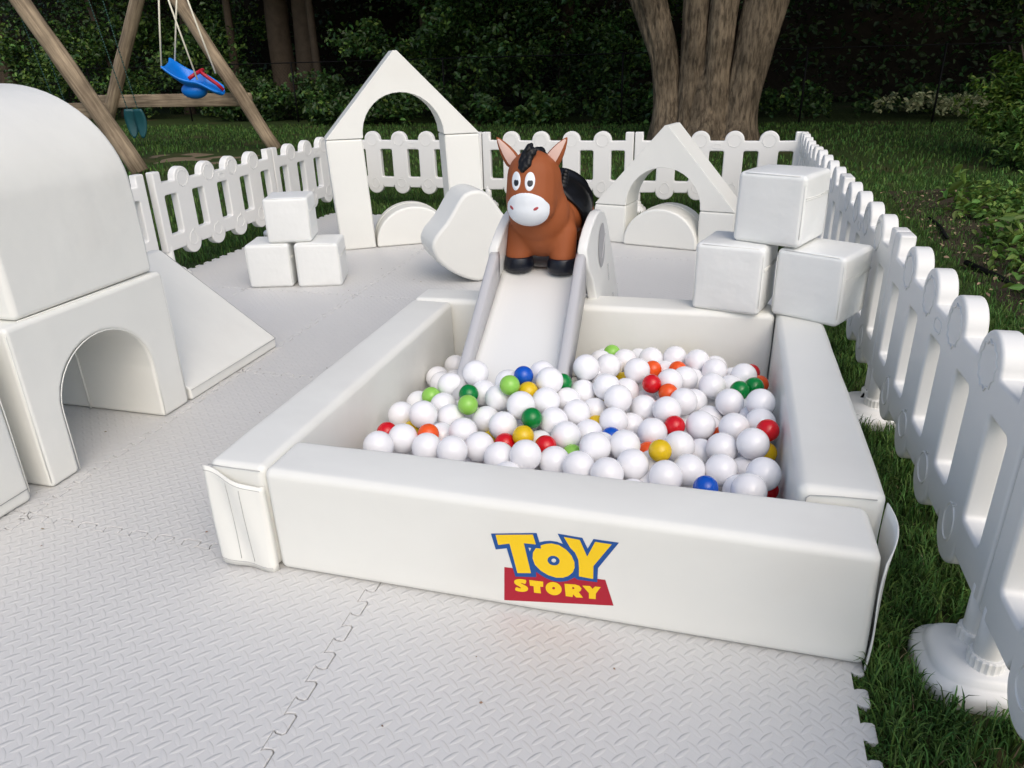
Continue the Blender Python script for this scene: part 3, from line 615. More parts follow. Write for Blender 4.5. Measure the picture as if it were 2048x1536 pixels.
for sgn in (-1, 1):
    bm = bmesh.new(); rings = []
    for y, z, hgt in railp:
        o_ = .0365; r_ = .010; sec = []
        x0, x1 = .152, .152 + o_
        for x, zz in ((x0, z - hgt), (x0 - .002, z - .02), (x0 + .001, z - .006), (x0 + .008, z), (x1 - .008, z), (x1 - .001, z - .006), (x1 + .003, z - .02), (x1 + .004, z - hgt)):
            sec.append(bm.verts.new((sgn * x, y, zz)))
        rings.append(sec)
    for a, b in zip(rings, rings[1:]):
        for k in range(7): bm.faces.new((a[k], a[k + 1], b[k + 1], b[k]))
        bm.faces.new((a[7], a[0], b[0], b[7]))
    bm.faces.new(rings[0]); bm.faces.new(rings[-1][::-1])
    bm_obj('side_rail', bm, SLIDE_G, slide)
    out = [(-.098, .532), (-.06, .566), (-.01, .602), (.05, .632), (.10, .646), (.15, .645), (.20, .628), (.24, .595), (.275, .54), (.305, .46), (.34, .33), (.37, .20), (.395, .09), (.41, 0), (.315, 0), (.30, .09), (.265, .15),
           (.215, .175), (.165, .15), (.135, .09), (.12, 0), (.025, 0), (.02, .16), (.005, .29), (-.035, .40), (-.085, .46)]
    me = curve_mesh([out], .019, .008, 3)
    me.transform(Matrix.Rotation(pi / 2, 4, 'Z'))
    for v in me.vertices:
        fl_ = max(0, .57 - v.co.z) * .10 + (v.co.y + .10) * .15
        v.co.x = sgn * (.171 + fl_) + v.co.x + (0 if sgn > 0 else .30 * (v.co.y + .10))
    smooth(me)
    sp = link('side_panel', me, SLIDE_W, slide)
    bm = bmesh.new(); n = 24                           # grey oval inset with raised marks
    ring = [bm.verts.new(((0 if sgn > 0 else .30 * (y + .10)) + sgn * (.1925 + max(0, .57 - z) * .10 + (y + .10) * .15), y, z)) for y, z in [(.13 + .055 * cos(2 * pi * k / n) + .028 * sin(2 * pi * k / n), .505 + .085 * sin(2 * pi * k / n)) for k in range(n)]]
    bm.faces.new(ring); bm_obj('inset', bm, LABELG, sp)
    bm = bmesh.new()
    for yy, zz in ((.20, .34), (.25, .20)):
        for k in range(4):
            add_tube(bm, [((0 if sgn > 0 else .30 * (yy + .10)) + sgn * (.194 + max(0, .57 - z) * .10 + (yy + .006 * q + .10) * .15), yy + .006 * q, z) for q, z in ((-1, zz + k * .018), (1, zz + .005 + k * .018), (-.6, zz + .010 + k * .018), (.8, zz + .014 + k * .018))], .0014, 5)
    if sgn > 0: add_tube(bm, [(sgn * (.194 + (.57 - .455 - .012 * k) * .10 + (.21 + .012 * k) * .15), .11 + .012 * k + .004 * (k % 2), .455 + .012 * k) for k in range(8)], .0016, 5)
    bm_obj('raised_mark', bm, SLIDE_G, sp)
bm = bmesh.new(); add_box(bm, (0, .235, .404), (.306, .32, .028), .008); bm_obj('platform', bm, SLIDE_W, slide)
for k, z in enumerate((.12, .25)):
    bm = bmesh.new(); add_box(bm, (0, .36 - k * .02, z), (.32 + (.47 - z) * .2, .07, .025), .008); bm_obj('step', bm, SLIDE_G, slide)

# ================================================================ bouncy horse
horse = thing('bouncy_horse', 'brown inflatable bouncy horse with white muzzle standing on top of the slide', 'toy horse', (.51, 1.70, .420))
HO = Vector((.51, 1.70, .420))
bm = bmesh.new()
def E(c, r, rx=0, rz=0): add_ellipsoid(bm, Vector(c) - HO, r, Matrix.Rotation(rz, 3, 'Z') @ Matrix.Rotation(rx, 3, 'X'), 32, 20)
def K(a, b, ra, rb, n=9): add_capsule(bm, Vector(a) - HO, Vector(b) - HO, ra, rb, n)
E((.520, 1.72, .625), (.140, .215, .125)); E((.510, 1.56, .600), (.131, .115, .130)); E((.535, 1.85, .625), (.128, .11, .130))
E((.505, 1.505, .66), (.122, .09, .13))                                   # neck
K((.500, 1.50, .70), (.496, 1.472, .78), .112, .106, 6)
E((.496, 1.475, .790), (.106, .094, .103))                                # brow
K((.496, 1.455, .80), (.496, 1.430, .725), .100, .100, 6)                 # face
E((.496, 1.418, .694), (.094, .088, .072))                                # muzzle
for x, xo in ((.428, .419), (.592, .600)):
    K((x, 1.535, .575), (xo, 1.512, .49), .062, .0545, 8); K((xo, 1.512, .49), (xo, 1.508, .482), .054, .053, 3)
for x, xo in ((.462, .455), (.606, .612)):
    K((x, 1.87, .575), (xo, 1.885, .49), .066, .0545, 8); K((xo, 1.885, .49), (xo, 1.888, .482), .054, .053, 3)
K((.537, 1.95, .68), (.540, 1.99, .60), .025, .02, 5)
body = bm_obj('body', bm, HORSE, horse)
r_ = body.modifiers.new('r', 'REMESH'); r_.mode = 'VOXEL'; r_.voxel_size = .0055
s_ = body.modifiers.new('s', 'SMOOTH'); s_.factor = .5; s_.iterations = 14
bake(body); smooth(body.data)
_b = bmesh.new(); _b.from_mesh(body.data); HB = BVHTree.FromBMesh(_b); _b.free()
def face_y(x, z):
    h = HB.ray_cast(Vector((x, 1.0, z)) - HO, Vector((0, 1, 0)))[0]
    return (h + HO).y if h else 1.45
def patch(name, cx, cz, rx, rz_, m, lift, rings=7, n=40, shape=None, parent=body, rot=0):
    bm = bmesh.new(); R = [[bm.verts.new(Vector((cx, face_y(cx, cz) - lift, cz)) - HO)]]
    for i in range(1, rings + 1):
        f = i / rings; ring = []
        for k in range(n):
            a = 2 * pi * k / n; q = shape(a) if shape else 1
            u = rx * q * f * cos(a); v = rz_ * q * f * sin(a)
            x = cx + u * cos(rot) - v * sin(rot); z = cz + u * sin(rot) + v * cos(rot)
            l = lift if i < rings else -.001
            ring.append(bm.verts.new(Vector((x, face_y(x, z) - l, z)) - HO))
        R.append(ring)
    for k in range(n): bm.faces.new((R[0][0], R[1][(k + 1) % n], R[1][k]))
    for A, B in zip(R[1:], R[2:]):
        for k in range(n): bm.faces.new((A[k], A[(k + 1) % n], B[(k + 1) % n], B[k]))
    return bm_obj(name, bm, m, horse)
mz = patch('muzzle', .496, .689, .0885, .067, WHITER, .0022, 12, 48, lambda a: 1 + .06 * sin(a) * (1 if sin(a) > 0 else .6) - .03 * cos(2 * a))
for sx_ in (-1, 1):
    e = patch('eye', .482 + sx_ * .0275, .799, .0200, .0345, WHITER, .0022, 6, 32)
    bm0 = patch('pupil', .482 + sx_ * .0275 + .002, .794, .0130, .0155, PUPIL, .0036, 4, 24, lambda a: 1 - .35 * max(0, sin(a)) ** 6)
    bm1 = patch('nostril', .487 + sx_ * .048, .703, .0125, .0066, NOSTRIL, .0040, 3, 20, rot=sx_ * .5 if sx_ > 0 else -.6)
    bm0.parent = e; bm1.parent = mz
# ears
for sx_ in (-1, 1):
    base = Vector((.484 + sx_ * .076, 1.49, .852)) - HO; tip = Vector((.482 + sx_ * .137, 1.492, .940)) - HO
    ax = (tip - base); L_ = ax.length; ax.normalize(); fwd = Vector((0, -1, 0)); side = ax.cross(fwd).normalized()
    prof = [(0, .026), (.12, .031), (.3, .030), (.5, .0255), (.7, .0185), (.86, .011), (.96, .005), (1, .0015)]
    bm = bmesh.new(); rr = []
    for t, hw in prof:
        c0 = base + ax * (t * L_ * 1.12 - .012)
        rr.append([bm.verts.new(c0 + side * (hw * cos(2 * pi * k / 14)) - fwd * (hw * .5 * sin(2 * pi * k / 14) + .004)) for k in range(14)])
    for A, B in zip(rr, rr[1:]):
        for k in range(14): bm.faces.new((A[k], A[(k + 1) % 14], B[(k + 1) % 14], B[k]))
    bm.faces.new(rr[0]); bm.faces.new(rr[-1])
    ear = bm_obj('ear', bm, HORSE, horse)
    bm = bmesh.new(); A = []; B = []
    for t, hw in prof[:-1]:
        c0 = base + ax * (t * L_ * 1.06 - .010) + fwd * (hw * .5 + .001) - side * sx_ * hw * .18
        A.append(bm.verts.new(c0 - side * hw * .66 + fwd * -.0030)); B.append(bm.verts.new(c0 + side * hw * .66 + fwd * -.0030))
    Cn = [bm.verts.new((a.co + b.co) / 2 + fwd * .0032) for a, b in zip(A, B)]
    for k in range(len(A) - 1):
        bm.faces.new((A[k], Cn[k], Cn[k + 1], A[k + 1])); bm.faces.new((Cn[k], B[k], B[k + 1], Cn[k + 1]))
    bm_obj('inner_ear', bm, PINKR, ear)
# hooves
for x, y in ((.419, 1.507), (.600, 1.507), (.455, 1.888), (.612, 1.888)):
    bm = bmesh.new(); add_lathe(bm, [(.040, 0), (.053, .003), (.0605, .013), (.0620, .028), (.0600, .044), (.0570, .056), (.0545, .062)], 32)
    bm_obj('hoof', bm, HOOFM, horse, Vector((x, y, .4205)) - HO)
# forelock and mane
bm = bmesh.new()
locks = [((.480, .838), (.494, .872), 1.0, .0130), ((.470, .846), (.478, .880), 1.0, .0120), ((.492, .848), (.506, .885), 1.0, .012), ((.474, .868), (.490, .900), 1, .0135), ((.490, .872), (.512, .895), 1, .0135),
         ((.484, .886), (.500, .914), 1, .0125), ((.500, .888), (.517, .905), 1, .011), ((.492, .905), (.502, .922), 1, .010)]
for (xa, za), (xb, zb), f, r0 in locks:
    ya = face_y(xa, min(za, .872)); yb = face_y(xb, min(zb, .872)) + max(0, zb - .872) * .4
    for k in range(5):
        t = k / 4; rr_ = r0 * 1.12 * (.6 + .5 * sin(pi * (t * .8 + .1)))
        add_ellipsoid(bm, Vector((xa + (xb - xa) * t + .003 * sin(t * 7), ya + (yb - ya) * t - .002, za + (zb - za) * t)) - HO, (rr_, rr_ * .8, rr_), None, 12, 8)
for k in range(9):
    t = k / 8; add_ellipsoid(bm, Vector((.503 + .012 * sin(k * 2.1), 1.50 + .105 * t, .885 - .09 * t * t)) - HO, (.020, .022, .022), None, 12, 8)
mane = bm_obj('mane', bm, BLACKR, horse)
r_ = mane.modifiers.new('r', 'REMESH'); r_.mode = 'VOXEL'; r_.voxel_size = .0028
s_ = mane.modifiers.new('s', 'SMOOTH'); s_.factor = .5; s_.iterations = 3
bake(mane); smooth(mane.data)
# saddle: shell hugging the back
bm = bmesh.new(); g = []
NS, NA = 14, 30
for i in range(NS + 1):
    y = 1.585 + .265 * i / NS; row = []
    for k in range(NA + 1):
        a = pi * k / NA; span = .50 + .80 * sin(pi * i / NS) ** .8
        th = pi / 2 + (a - pi / 2) * span * 1.05
        d = Vector((cos(th), 0, sin(th))); c0 = Vector((.52, y, .625))
        h = HB.ray_cast(c0 + d * .5 - HO, -d)[0]
        p = (h + HO) if h else c0 + d * .13
        row.append(bm.verts.new(p + d * (.007 + .006 * sin(pi * i / NS)) - HO + Vector((0, 0, .03 * math.exp(-((i - 1) / 1.6) ** 2) * max(0, sin(th)) ** 8 + .02 * math.exp(-((i - NS + 1) / 1.6) ** 2) * max(0, sin(th)) ** 4))))
    g.append(row)
for i in range(NS):
    for k in range(NA): bm.faces.new((g[i][k], g[i][k + 1], g[i + 1][k + 1], g[i + 1][k]))
sd_ = bm_obj('saddle', bm, BLACKR, horse); so_ = sd_.modifiers.new('t', 'SOLIDIFY'); so_.thickness = .012; so_.offset = 0
bm = bmesh.new(); K((.572, 1.63, .740), (.584, 1.64, .795), .024, .014, 5); bm_obj('pommel', bm, BLACKR, sd_)

# ================================================================ white picket fence
PW = 1.27
def fence_parts():
    d = PW / 5; cs = [d * k for k in range(1, 5)]; r = .0725
    top = [(.004, .17), (.004, .657), (.010, .664), (.064, .664), (.070, .657), (.070, .596)]
    for c_ in cs: top += [(c_ - r - .006, .593)] + arc(c_, .598, r, 180, 0, 16) + [(c_ + r + .006, .593)]
    top += [(PW - .070, .596), (PW - .070, .657), (PW - .064, .664), (PW - .010, .664), (PW - .004, .657), (PW - .004, .17), (PW - .07, .17)]
    for c_ in cs[::-1]: top += [(c_ + r + .005, .172)] + arc(c_, .185, r, 0, -180, 16) + [(c_ - r - .005, .172)]
    top += [(.07, .17)]
    holes = [rrect(c_ - .0545, .266, c_ + .0545, .514, .014) for c_ in [d * (k + .5) for k in range(5)]]
    me = curve_mesh([top] + holes, .026, .0085, 3)
    bm = bmesh.new(); bm.from_mesh(me)
    for sd_ in (-1, 1):                                # raised suns, fruit outlines and plate
        yy = sd_ * .0262
        for k, c_ in enumerate(cs):
            add_tube(bm, [(c_ + (.046 + .007 * (q % 2)) * cos(2 * pi * q / 24), yy, .596 + (.046 + .007 * (q % 2)) * sin(2 * pi * q / 24)) for q in range(24)], .0028, 6, True)
            shp = [lambda a: (.036 * cos(a) * (1 - .25 * sin(a)), .045 * sin(a) - .002), lambda a: (.041 * cos(a), .037 * sin(a) + .006 * abs(cos(a))), lambda a: (.040 * cos(a), .040 * sin(a)), lambda a: (.033 * cos(a), .046 * sin(a))][k]
            add_tube(bm, [(c_ + shp(2 * pi * q / 28)[0], yy, .212 + shp(2 * pi * q / 28)[1]) for q in range(28)], .0028, 6, True)
            add_tube(bm, [(c_, yy, .252), (c_ + .008, yy, .264), (c_ + .022, yy, .268), (c_ + .012, yy, .258)], .0024, 5)
        add_tube(bm, [(x, yy, z) for x, z in rrect(PW / 2 - .032, .538, PW / 2 + .032, .570, .0155, 5)], .0022, 5, True)
    bm.to_mesh(me); bm.free(); smooth(me)
    return me
FM = fence_parts(); FM.materials.append(PLASTIC)
def leg_mesh():
    bm = bmesh.new(); add_tube(bm, [(0, 0, .022), (0, 0, .12), (0, 0, .20)], .027, 18)
    me = bpy.data.meshes.new('leg'); bm.to_mesh(me); bm.free(); smooth(me); me.materials.append(PLASTIC); return me
def base_mesh():
    bm = bmesh.new(); add_lathe(bm, sx=.84, sy=.90, prof=[(.128, -.02), (.134, .006), (.133, .026), (.126, .036), (.112, .041), (.108, .046), (.104, .056), (.092, .063), (.05, .066), (.001, .066)], n=44, power=3.2)
    me = bpy.data.meshes.new('base'); bm.to_mesh(me); bm.free(); smooth(me); me.materials.append(PLASTIC); return me
def collar_mesh():
    bm = bmesh.new(); n = 36; rings = []
    for z, f in ((.060, 1), (.088, 1), (.092, .93), (.092, .7)):
        rings.append([bm.verts.new(((.0335 + .0018 * (k % 2)) * f * cos(2 * pi * k / n), (.0335 + .0018 * (k % 2)) * f * sin(2 * pi * k / n), z)) for k in range(n)])
    for A, B in zip(rings, rings[1:]):
        for k in range(n): bm.faces.new((A[k], A[(k + 1) % n], B[(k + 1) % n], B[k]))
    me = bpy.data.meshes.new('collar'); bm.to_mesh(me); bm.free(); me.materials.append(PLASTIC); return me
LM, BSM, CLM = leg_mesh(), base_mesh(), collar_mesh()
def fence_proto():
    t = thing('picket_fence', 'x', 'fence', (0, 0, 0), 0, 'white plastic picket fence sections')
    wn = link('pickets', FM, None, t)
    w_ = wn.modifiers.new('weighted', 'WEIGHTED_NORMAL'); w_.keep_sharp = True
    for x in (.037, PW - .037):
        o = link('leg', LM, None, t, (x, 0, 0))
        link('collar', CLM, None, o, (0, 0, 0))
    link('base', BSM, None, t, (0, 0, 0))
    return t
FP = fence_proto(); _first = [True]
def fence(p, q, label, zs=1):
    p = Vector((*p, 0)); q = Vector((*q, 0)); v = q - p
    t = FP if _first[0] else copy_tree(FP); _first[0] = False
    t.location = (p.x, p.y, -.012); t.rotation_euler = (0, 0, math.atan2(v.y, v.x)); t.scale = (v.length / PW, 1, zs)
    t['label'] = label
    return t
H1, H2 = .671 / .6705 + .018, .648 / .6705 + .018
xr = lambda y: 1.783 - .0135 * (y - 1.32)
fence((xr(.052), .052), (xr(-1.218), -1.218), 'white picket fence section beside the grass, nearest one and cut by the photo edge', H1)
fence((xr(1.322), 1.322), (xr(.052), .052), 'white picket fence section along the grass strip beside the ball pit wall', H1)
fence((xr(2.592), 2.592), (xr(1.322), 1.322), 'white picket fence section along the grass, beside the stacked cubes', H1)
fence((xr(3.862), 3.862), (xr(2.592), 2.592), 'white picket fence section along the grass, second from the far corner', H1)
fence((1.768, 5.125), (xr(3.862), 3.862), 'white picket fence section along the grass, running into the far corner', H2)
bk = [(1.776, 5.118), (.449, 5.100), (-.876, 5.112), (-2.195, 5.135)]
fence(bk[1], bk[0], 'white picket fence section behind the low gable arch', H2)
fence(bk[2], bk[1], 'white picket fence section behind the bouncy horse', H2)
fence(bk[3], bk[2], 'white picket fence section behind the high gable arch', H2)
lf = [(-2.150, 2.475), (-2.162, 3.80), (-2.172, 5.122)]
fence(lf[1], lf[2], 'white picket fence section beside the high arch, meeting the back fence', H2)
fence(lf[0], lf[1], 'white picket fence section behind the stacked floor cubes', H2)
fence((-2.26, 1.16), (-2.168, 2.435), 'white picket fence section half hidden behind the tall dome block', H2)
# thin black cord near the grass side fence foot
tag(tube_obj('power_cord', [(1.66, 1.25, .01), (1.70, 1.29, .03), (1.745, 1.335, .05), (1.775, 1.35, .10), (1.79, 1.36, .17)], .0045, WIRE, None, 6), 'thin black cord running up from the grass to the white fence', 'cord')

# ================================================================ ground
def grid_sheet(name, x0, x1, y0, y1, nx, ny, zf, m, kind, label=None, cat=None):
    xs = np.linspace(x0, x1, nx); ys = np.linspace(y0, y1, ny); X, Y = np.meshgrid(xs, ys)
    Z = np.array([float(zf(float(a), float(b))) for a, b in zip(X.ravel(), Y.ravel())]); V = np.stack([X.ravel(), Y.ravel(), Z.ravel()], 1)
    i = np.arange(ny - 1)[:, None] * nx + np.arange(nx - 1)[None]; i = i.ravel()
    o = np_mesh(name, V, np.stack([i, i + 1, i + nx + 1, i + nx], 1), m, sm=True)
    o['kind'] = kind
    return o
grid_sheet('ground', -120, 120, -60, 160, 111, 111, lambda x, y: -.016 - (.0 if y < 14 else 0), LAWN, 'structure')
def in_mat(x, y): return (-2.165 < x) & (x < 1.585) & (y > -1.12) & (y < 4.625)
def blades(name, P, h, w_, m, label, lean=.55):
    n = len(P); a = RNG.random(n) * 2 * pi; l = lean * h * RNG.random(n) ** .8 * 1.2
    hh = h * (.55 + .6 * RNG.random(n)); ww = w_ * (.7 + .6 * RNG.random(n))
    dx, dy = np.cos(a), np.sin(a); b = a + pi / 2 + RNG.normal(0, .5, n); bx, by = np.cos(b) * ww / 2, np.sin(b) * ww / 2
    z = np.full(n, -.018) if P.shape[1] == 2 else P[:, 2]
    V = np.empty((n, 7, 3))
    for k, (f, hz, wf) in enumerate(((0, 0, 1), (.28, .48, .9), (.66, .84, .6))):
        cx, cy, cz = P[:, 0] + dx * l * f, P[:, 1] + dy * l * f, z + hh * hz
        V[:, 2 * k] = np.stack([cx - bx * wf, cy - by * wf, cz], 1); V[:, 2 * k + 1] = np.stack([cx + bx * wf, cy + by * wf, cz], 1)
    V[:, 6] = np.stack([P[:, 0] + dx * l * 1.15, P[:, 1] + dy * l * 1.15, z + hh * (1 - .25 * RNG.random(n))], 1)
    i = np.arange(n)[:, None] * 7
    F = np.concatenate([i + [0, 1, 3], i + [0, 3, 2], i + [2, 3, 5], i + [2, 5, 4], i + [4, 5, 6]], 0)
    o = np_mesh(name, V.reshape(-1, 3), F, m)
    tag(o, label, 'grass', kind='stuff'); return o
def scatter(n, x0, x1, y0, y1, dens=None):
    P = np.stack([x0 + (x1 - x0) * RNG.random(n), y0 + (y1 - y0) * RNG.random(n)], 1)
    P = P[~in_mat(P[:, 0], P[:, 1])]
    return P
def clump(P, k, s):
    Q = np.repeat(P, k, 0) + RNG.normal(0, s, (len(P) * k, 2)); return Q[~in_mat(Q[:, 0], Q[:, 1])]
def fpatch(P, sc, lo):   # patchy density
    v = np.array([noise.noise(Vector((p[0] * sc, p[1] * sc, 3.3))) for p in P]); return P[v > lo - RNG.random(len(P)) * .5]
near = np.concatenate([clump(scatter(9500, 1.55, 2.9, -1.2, 2.6), 7, .014), clump(scatter(800, 1.55, 1.75, -1.1, .4), 6, .01)])
near = near[(near[:, 0] < 2.72) | (near[:, 1] < 1.2)]
for bx_, by_ in ((xr(.052), .052), (xr(1.322), 1.322), (xr(2.592), 2.592)):
    near = near[np.hypot(near[:, 0] - bx_, near[:, 1] - by_) > .142]
blades('grass', near, .072, .0042, GRASS, 'dark green lawn grass beside the mat and round the fence feet')
tuck = np.stack([1.535 + .055 * RNG.random(5000), -1.1 + 1.15 * RNG.random(5000), np.full(5000, -.0175)], 1)
blades('grass', tuck, .017, .0045, GRASS, 'short grass tucked into the notches of the mat edge', .9)
blades('grass', clump(scatter(900, 1.55, 2.9, -1.2, 2.6), 3, .012), .05, .003, STRAW, 'dry straw coloured blades among the green grass', 1.0)
mid = clump(scatter(12000, -2.6, 5.5, 2.6, 7.5), 6, .03)
mid = mid[~((mid[:, 0] > 2.75) & (mid[:, 1] < 5.4) & (mid[:, 0] > 2.5 + .12 * mid[:, 1]))]
blades('grass', mid, .048, .0052, GRASS, 'short mown lawn behind the white fence')
far = clump(scatter(10000, -13, 7.5, 6.5, 14.2), 4, .05)
far = fpatch(far, .55, -.05)
def bare(P): return P[((P[:, 0] + 6.5) / 1.6) ** 2 + ((P[:, 1] - 8.4) / .9) ** 2 > .05 + 1.3 * RNG.random(len(P))]
far = bare(far)
blades('grass', far, .062, .015, GRASS, 'shaded mown lawn in front of the wood')
blades('grass', clump(scatter(1400, -4.4, -2.25, 1.5, 7.0), 6, .03), .065, .008, GRASS, 'grass outside the fence by the swing set')
bedg = np.stack([2.66 + 3.0 * RNG.random(1500), 1.0 + 5.2 * RNG.random(1500)], 1)
blades('grass', np.concatenate([clump(bedg, 6, .03)]), .07, .006, GRASS, 'thin grass growing up through the planting bed')
dirt = grid_sheet('bare_soil', -8.3, -4.7, 7.3, 9.5, 70, 45, lambda x, y: -.014 + .035 * noise.noise(Vector((x * 3.1, y * 3.1, 1))) - .03 * (((x + 6.5) / 1.7) ** 2 + ((y - 8.4) / 1.0) ** 2), mat('dry_dirt', (.17, .135, .09), .95, .1, 8, .3, .8, 60), 'structure')
# planting bed on the fence side
bed = grid_sheet('planting_bed', 2.62, 7.5, 1.0, 6.4, 60, 70, lambda x, y: -.004 + .05 * noise.noise(Vector((x * 1.3, y * 1.3, 0))) * min(1, max(0, (x - 2.62) * 2)) + .03 * min(1, max(0, (x - 2.6) * 1.5)) - .02 * (x < 2.65), SOIL, 'structure')

# ---------------------------------------------------------------- leaves
def leaves(name, P, size, m, parent=None, up=.35, asp=.62, facing=None):
    P = np.asarray(P); n = len(P); s = size * (.6 + .8 * RNG.random(n))
    nrm = RNG.normal(0, 1, (n, 3)); nrm[:, 2] = np.abs(nrm[:, 2]) + up
    if facing is not None: nrm += np.asarray(facing)
    nrm /= np.linalg.norm(nrm, axis=1)[:, None]
    t = RNG.normal(0, 1, (n, 3)); t -= nrm * (t * nrm).sum(1)[:, None]; t /= np.linalg.norm(t, axis=1)[:, None]
    b = np.cross(nrm, t)
    V = np.empty((n, 6, 3)); L_ = s[:, None]; W_ = (s * asp * .5)[:, None]; up_ = nrm * (s * .14)[:, None]
    V[:, 0] = P - t * L_ * .5; V[:, 1] = P + b * W_ * .95 - t * L_ * .12 + up_; V[:, 2] = P + b * W_ * .6 + t * L_ * .25 + up_ * .7
    V[:, 3] = P + t * L_ * .5 - up_ * .5; V[:, 4] = P - b * W_ * .6 + t * L_ * .25 + up_ * .7; V[:, 5] = P - b * W_ * .95 - t * L_ * .12 + up_
    i = np.arange(n)[:, None] * 6
    F = np.concatenate([i + [0, 1, 2], i + [0, 2, 3], i + [0, 3, 4], i + [0, 4, 5]], 0)
    return np_mesh(name, V.reshape(-1, 3), F, m, parent)
def puff(centers, radii, n, flat=1):
    k = RNG.integers(0, len(centers), n); d = RNG.normal(0, 1, (n, 3)); d /= np.linalg.norm(d, axis=1)[:, None]
    r = np.asarray(radii)[k] * (RNG.random(n) ** .45)
    return np.asarray(centers)[k] + d * r[:, None] * [1, 1, flat]

# ---------------------------------------------------------------- trees
def trunk(name, pts, m, parent, n=30, rough=.10, freq=5.5, seed=0, step=.12):
    """bark column through (x,y,z,r) with lengthwise ridges"""
    P = []
    for (a, b) in zip(pts, pts[1:]):
        L_ = (Vector(b[:3]) - Vector(a[:3])).length; k = max(1, int(L_ / step))
        for q in range(k): P.append([a[i] + (b[i] - a[i]) * q / k for i in range(4)])
    P.append(list(pts[-1]))
    for _ in range(4):
        Q = [p[:] for p in P]
        for i in range(1, len(P) - 1): P[i] = [(Q[i - 1][j] + 2 * Q[i][j] + Q[i + 1][j]) / 4 for j in range(4)]
    V = []
    for x, y, z, r in P:
        for k in range(n):
            a = 2 * pi * k / n; ca, sa = cos(a), sin(a)
            f = 1 + rough * (noise.noise(Vector((ca * freq + seed, sa * freq, z * .9))) + .6 * noise.noise(Vector((ca * freq * 2.3, sa * freq * 2.3 + seed, z * 2.2)))) + rough * 1.2 * noise.noise(Vector((ca * 1.2, sa * 1.2, z * .7 + seed)))
            V.append((x + r * f * ca, y + r * f * sa, z))
    F = [(i * n + k, i * n + (k + 1) % n, (i + 1) * n + (k + 1) % n, (i + 1) * n + k) for i in range(len(P) - 1) for k in range(n)]
    return np_mesh(name, V, F, m, parent, sm=True)
mp = thing('maple_tree', 'big old maple with four fused grey-brown stems behind the white fence', 'tree', (0, 0, 0))
stems = [
 [(.33, 11.0, -.05, .40), (.30, 11.0, .22, .285), (.26, 11.0, .6, .225), (.18, 11.0, 1.15, .215), (.02, 11.02, 1.6, .24), (-.16, 11.05, 2.05, .275), (-.9, 11.3, 3.6, .25), (-2.0, 11.5, 6.0, .15)],
 [(.60, 10.92, -.05, .28), (.585, 10.92, .3, .215), (.575, 10.92, 1.0, .185), (.57, 10.94, 2.0, .185), (.45, 11.2, 4.0, .16), (.2, 11.8, 7, .1)],
 [(.93, 10.88, -.05, .30), (.93, 10.88, .3, .225), (.93, 10.9, 1.0, .19), (.97, 10.92, 2.0, .20), (1.1, 10.6, 4.0, .17), (1.3, 10.0, 7, .1)],
 [(1.25, 11.0, -.05, .42), (1.27, 11.0, .25, .30), (1.33, 11.0, .7, .27), (1.44, 11.0, 1.3, .285), (1.57, 11.02, 2.0, .305), (2.2, 11.2, 3.8, .26), (3.2, 11.4, 6.4, .15)],
 [(.80, 11.15, -.05, .62), (.80, 11.15, .3, .50), (.82, 11.16, .9, .40), (.85, 11.18, 1.6, .30)]]
for k, s_ in enumerate(stems): trunk('stem', s_, BARK, mp, seed=k * 3.7, n=40, rough=.11, freq=6, step=.07)
cc = [(.8 + 5.2 * cos(a) * q, 11.6 + 3.6 * sin(a) * q, 5.0 + 3.4 * h_) for a, q, h_ in [(RNG.random() * 6.28, RNG.random() ** .5, RNG.random()) for _ in range(140)]]
leaves('crown', puff(cc, [1.0] * len(cc), 15000), .30, LEAF, mp)

def forest_tree(x, y, r, h, lean, label, grp, crown=True, seed=0, kind='tree'):
    t = thing('forest_tree', label, 'tree', (x, y, 0), 0, grp)
    trunk('trunk', [(0, 0, -.1, r * 1.5), (0, 0, .35, r * 1.12), (lean * .3, 0, 1.5, r), (lean, 0, 3.2, r * .92), (lean * 2, .2, h, r * .55)], BARK2, t, n=18, seed=seed, rough=.1, step=.2)
    if crown:
        cs_ = [(lean * 2 + RNG.normal(0, 1.5), RNG.normal(0, 1.5), h - 1.6 + RNG.random() * 3.4) for _ in range(22)]
        leaves('crown', puff(cs_, [1.0] * 22, 2000), .34, LEAF, t)
    return t
FT = 'trees at the edge of the wood'
forest_tree(-10.62, 18.0, .30, 7.5, .05, 'thick brown trunk of a twin pair in the dark wood, nearer the swing', FT, seed=1)
forest_tree(-9.98, 18.2, .30, 7.5, .10, 'thick brown trunk of a twin pair in the dark wood, nearer the high arch', FT, seed=2)
forest_tree(-11.42, 17.0, .10, 6, .05, 'slim pale trunk just beside the twin brown trunks', FT, seed=3)
forest_tree(-9.30, 17.5, .10, 6, -.02, 'slim dark trunk on the arch side of the twin trunks', FT, seed=4)
forest_tree(-14.2, 18.5, .12, 6, .5, 'leaning thin trunk among leaves behind the swing frame', FT, seed=5)
forest_tree(-15.6, 17.5, .09, 6, -.5, 'thin slanting trunk behind the middle of the swing frame', FT, seed=6)
forest_tree(-6.9, 19.0, .12, 6.5, .1, 'thin trunk deep in the wood behind the high gable', FT, seed=7)
forest_tree(-3.4, 20.5, .16, 7, .2, 'shadowy trunk deep in the wood behind the bouncy horse', FT, seed=8)
forest_tree(-19.0, 17.0, .2, 7, .1, 'trunk at the outer edge of the wood behind the swing set', FT, seed=11)

forest_tree(8.2, 11.0, .22, 7.5, .3, 'unseen tree added to shade the lawn on the bed side', None, seed=12)  # out of view, added to darken the lawn with its shade
forest_tree(7.6, 7.2, .18, 6.5, .2, 'unseen tree added for shade, by the planting bed', None, seed=13)  # likewise unseen, added for its shade
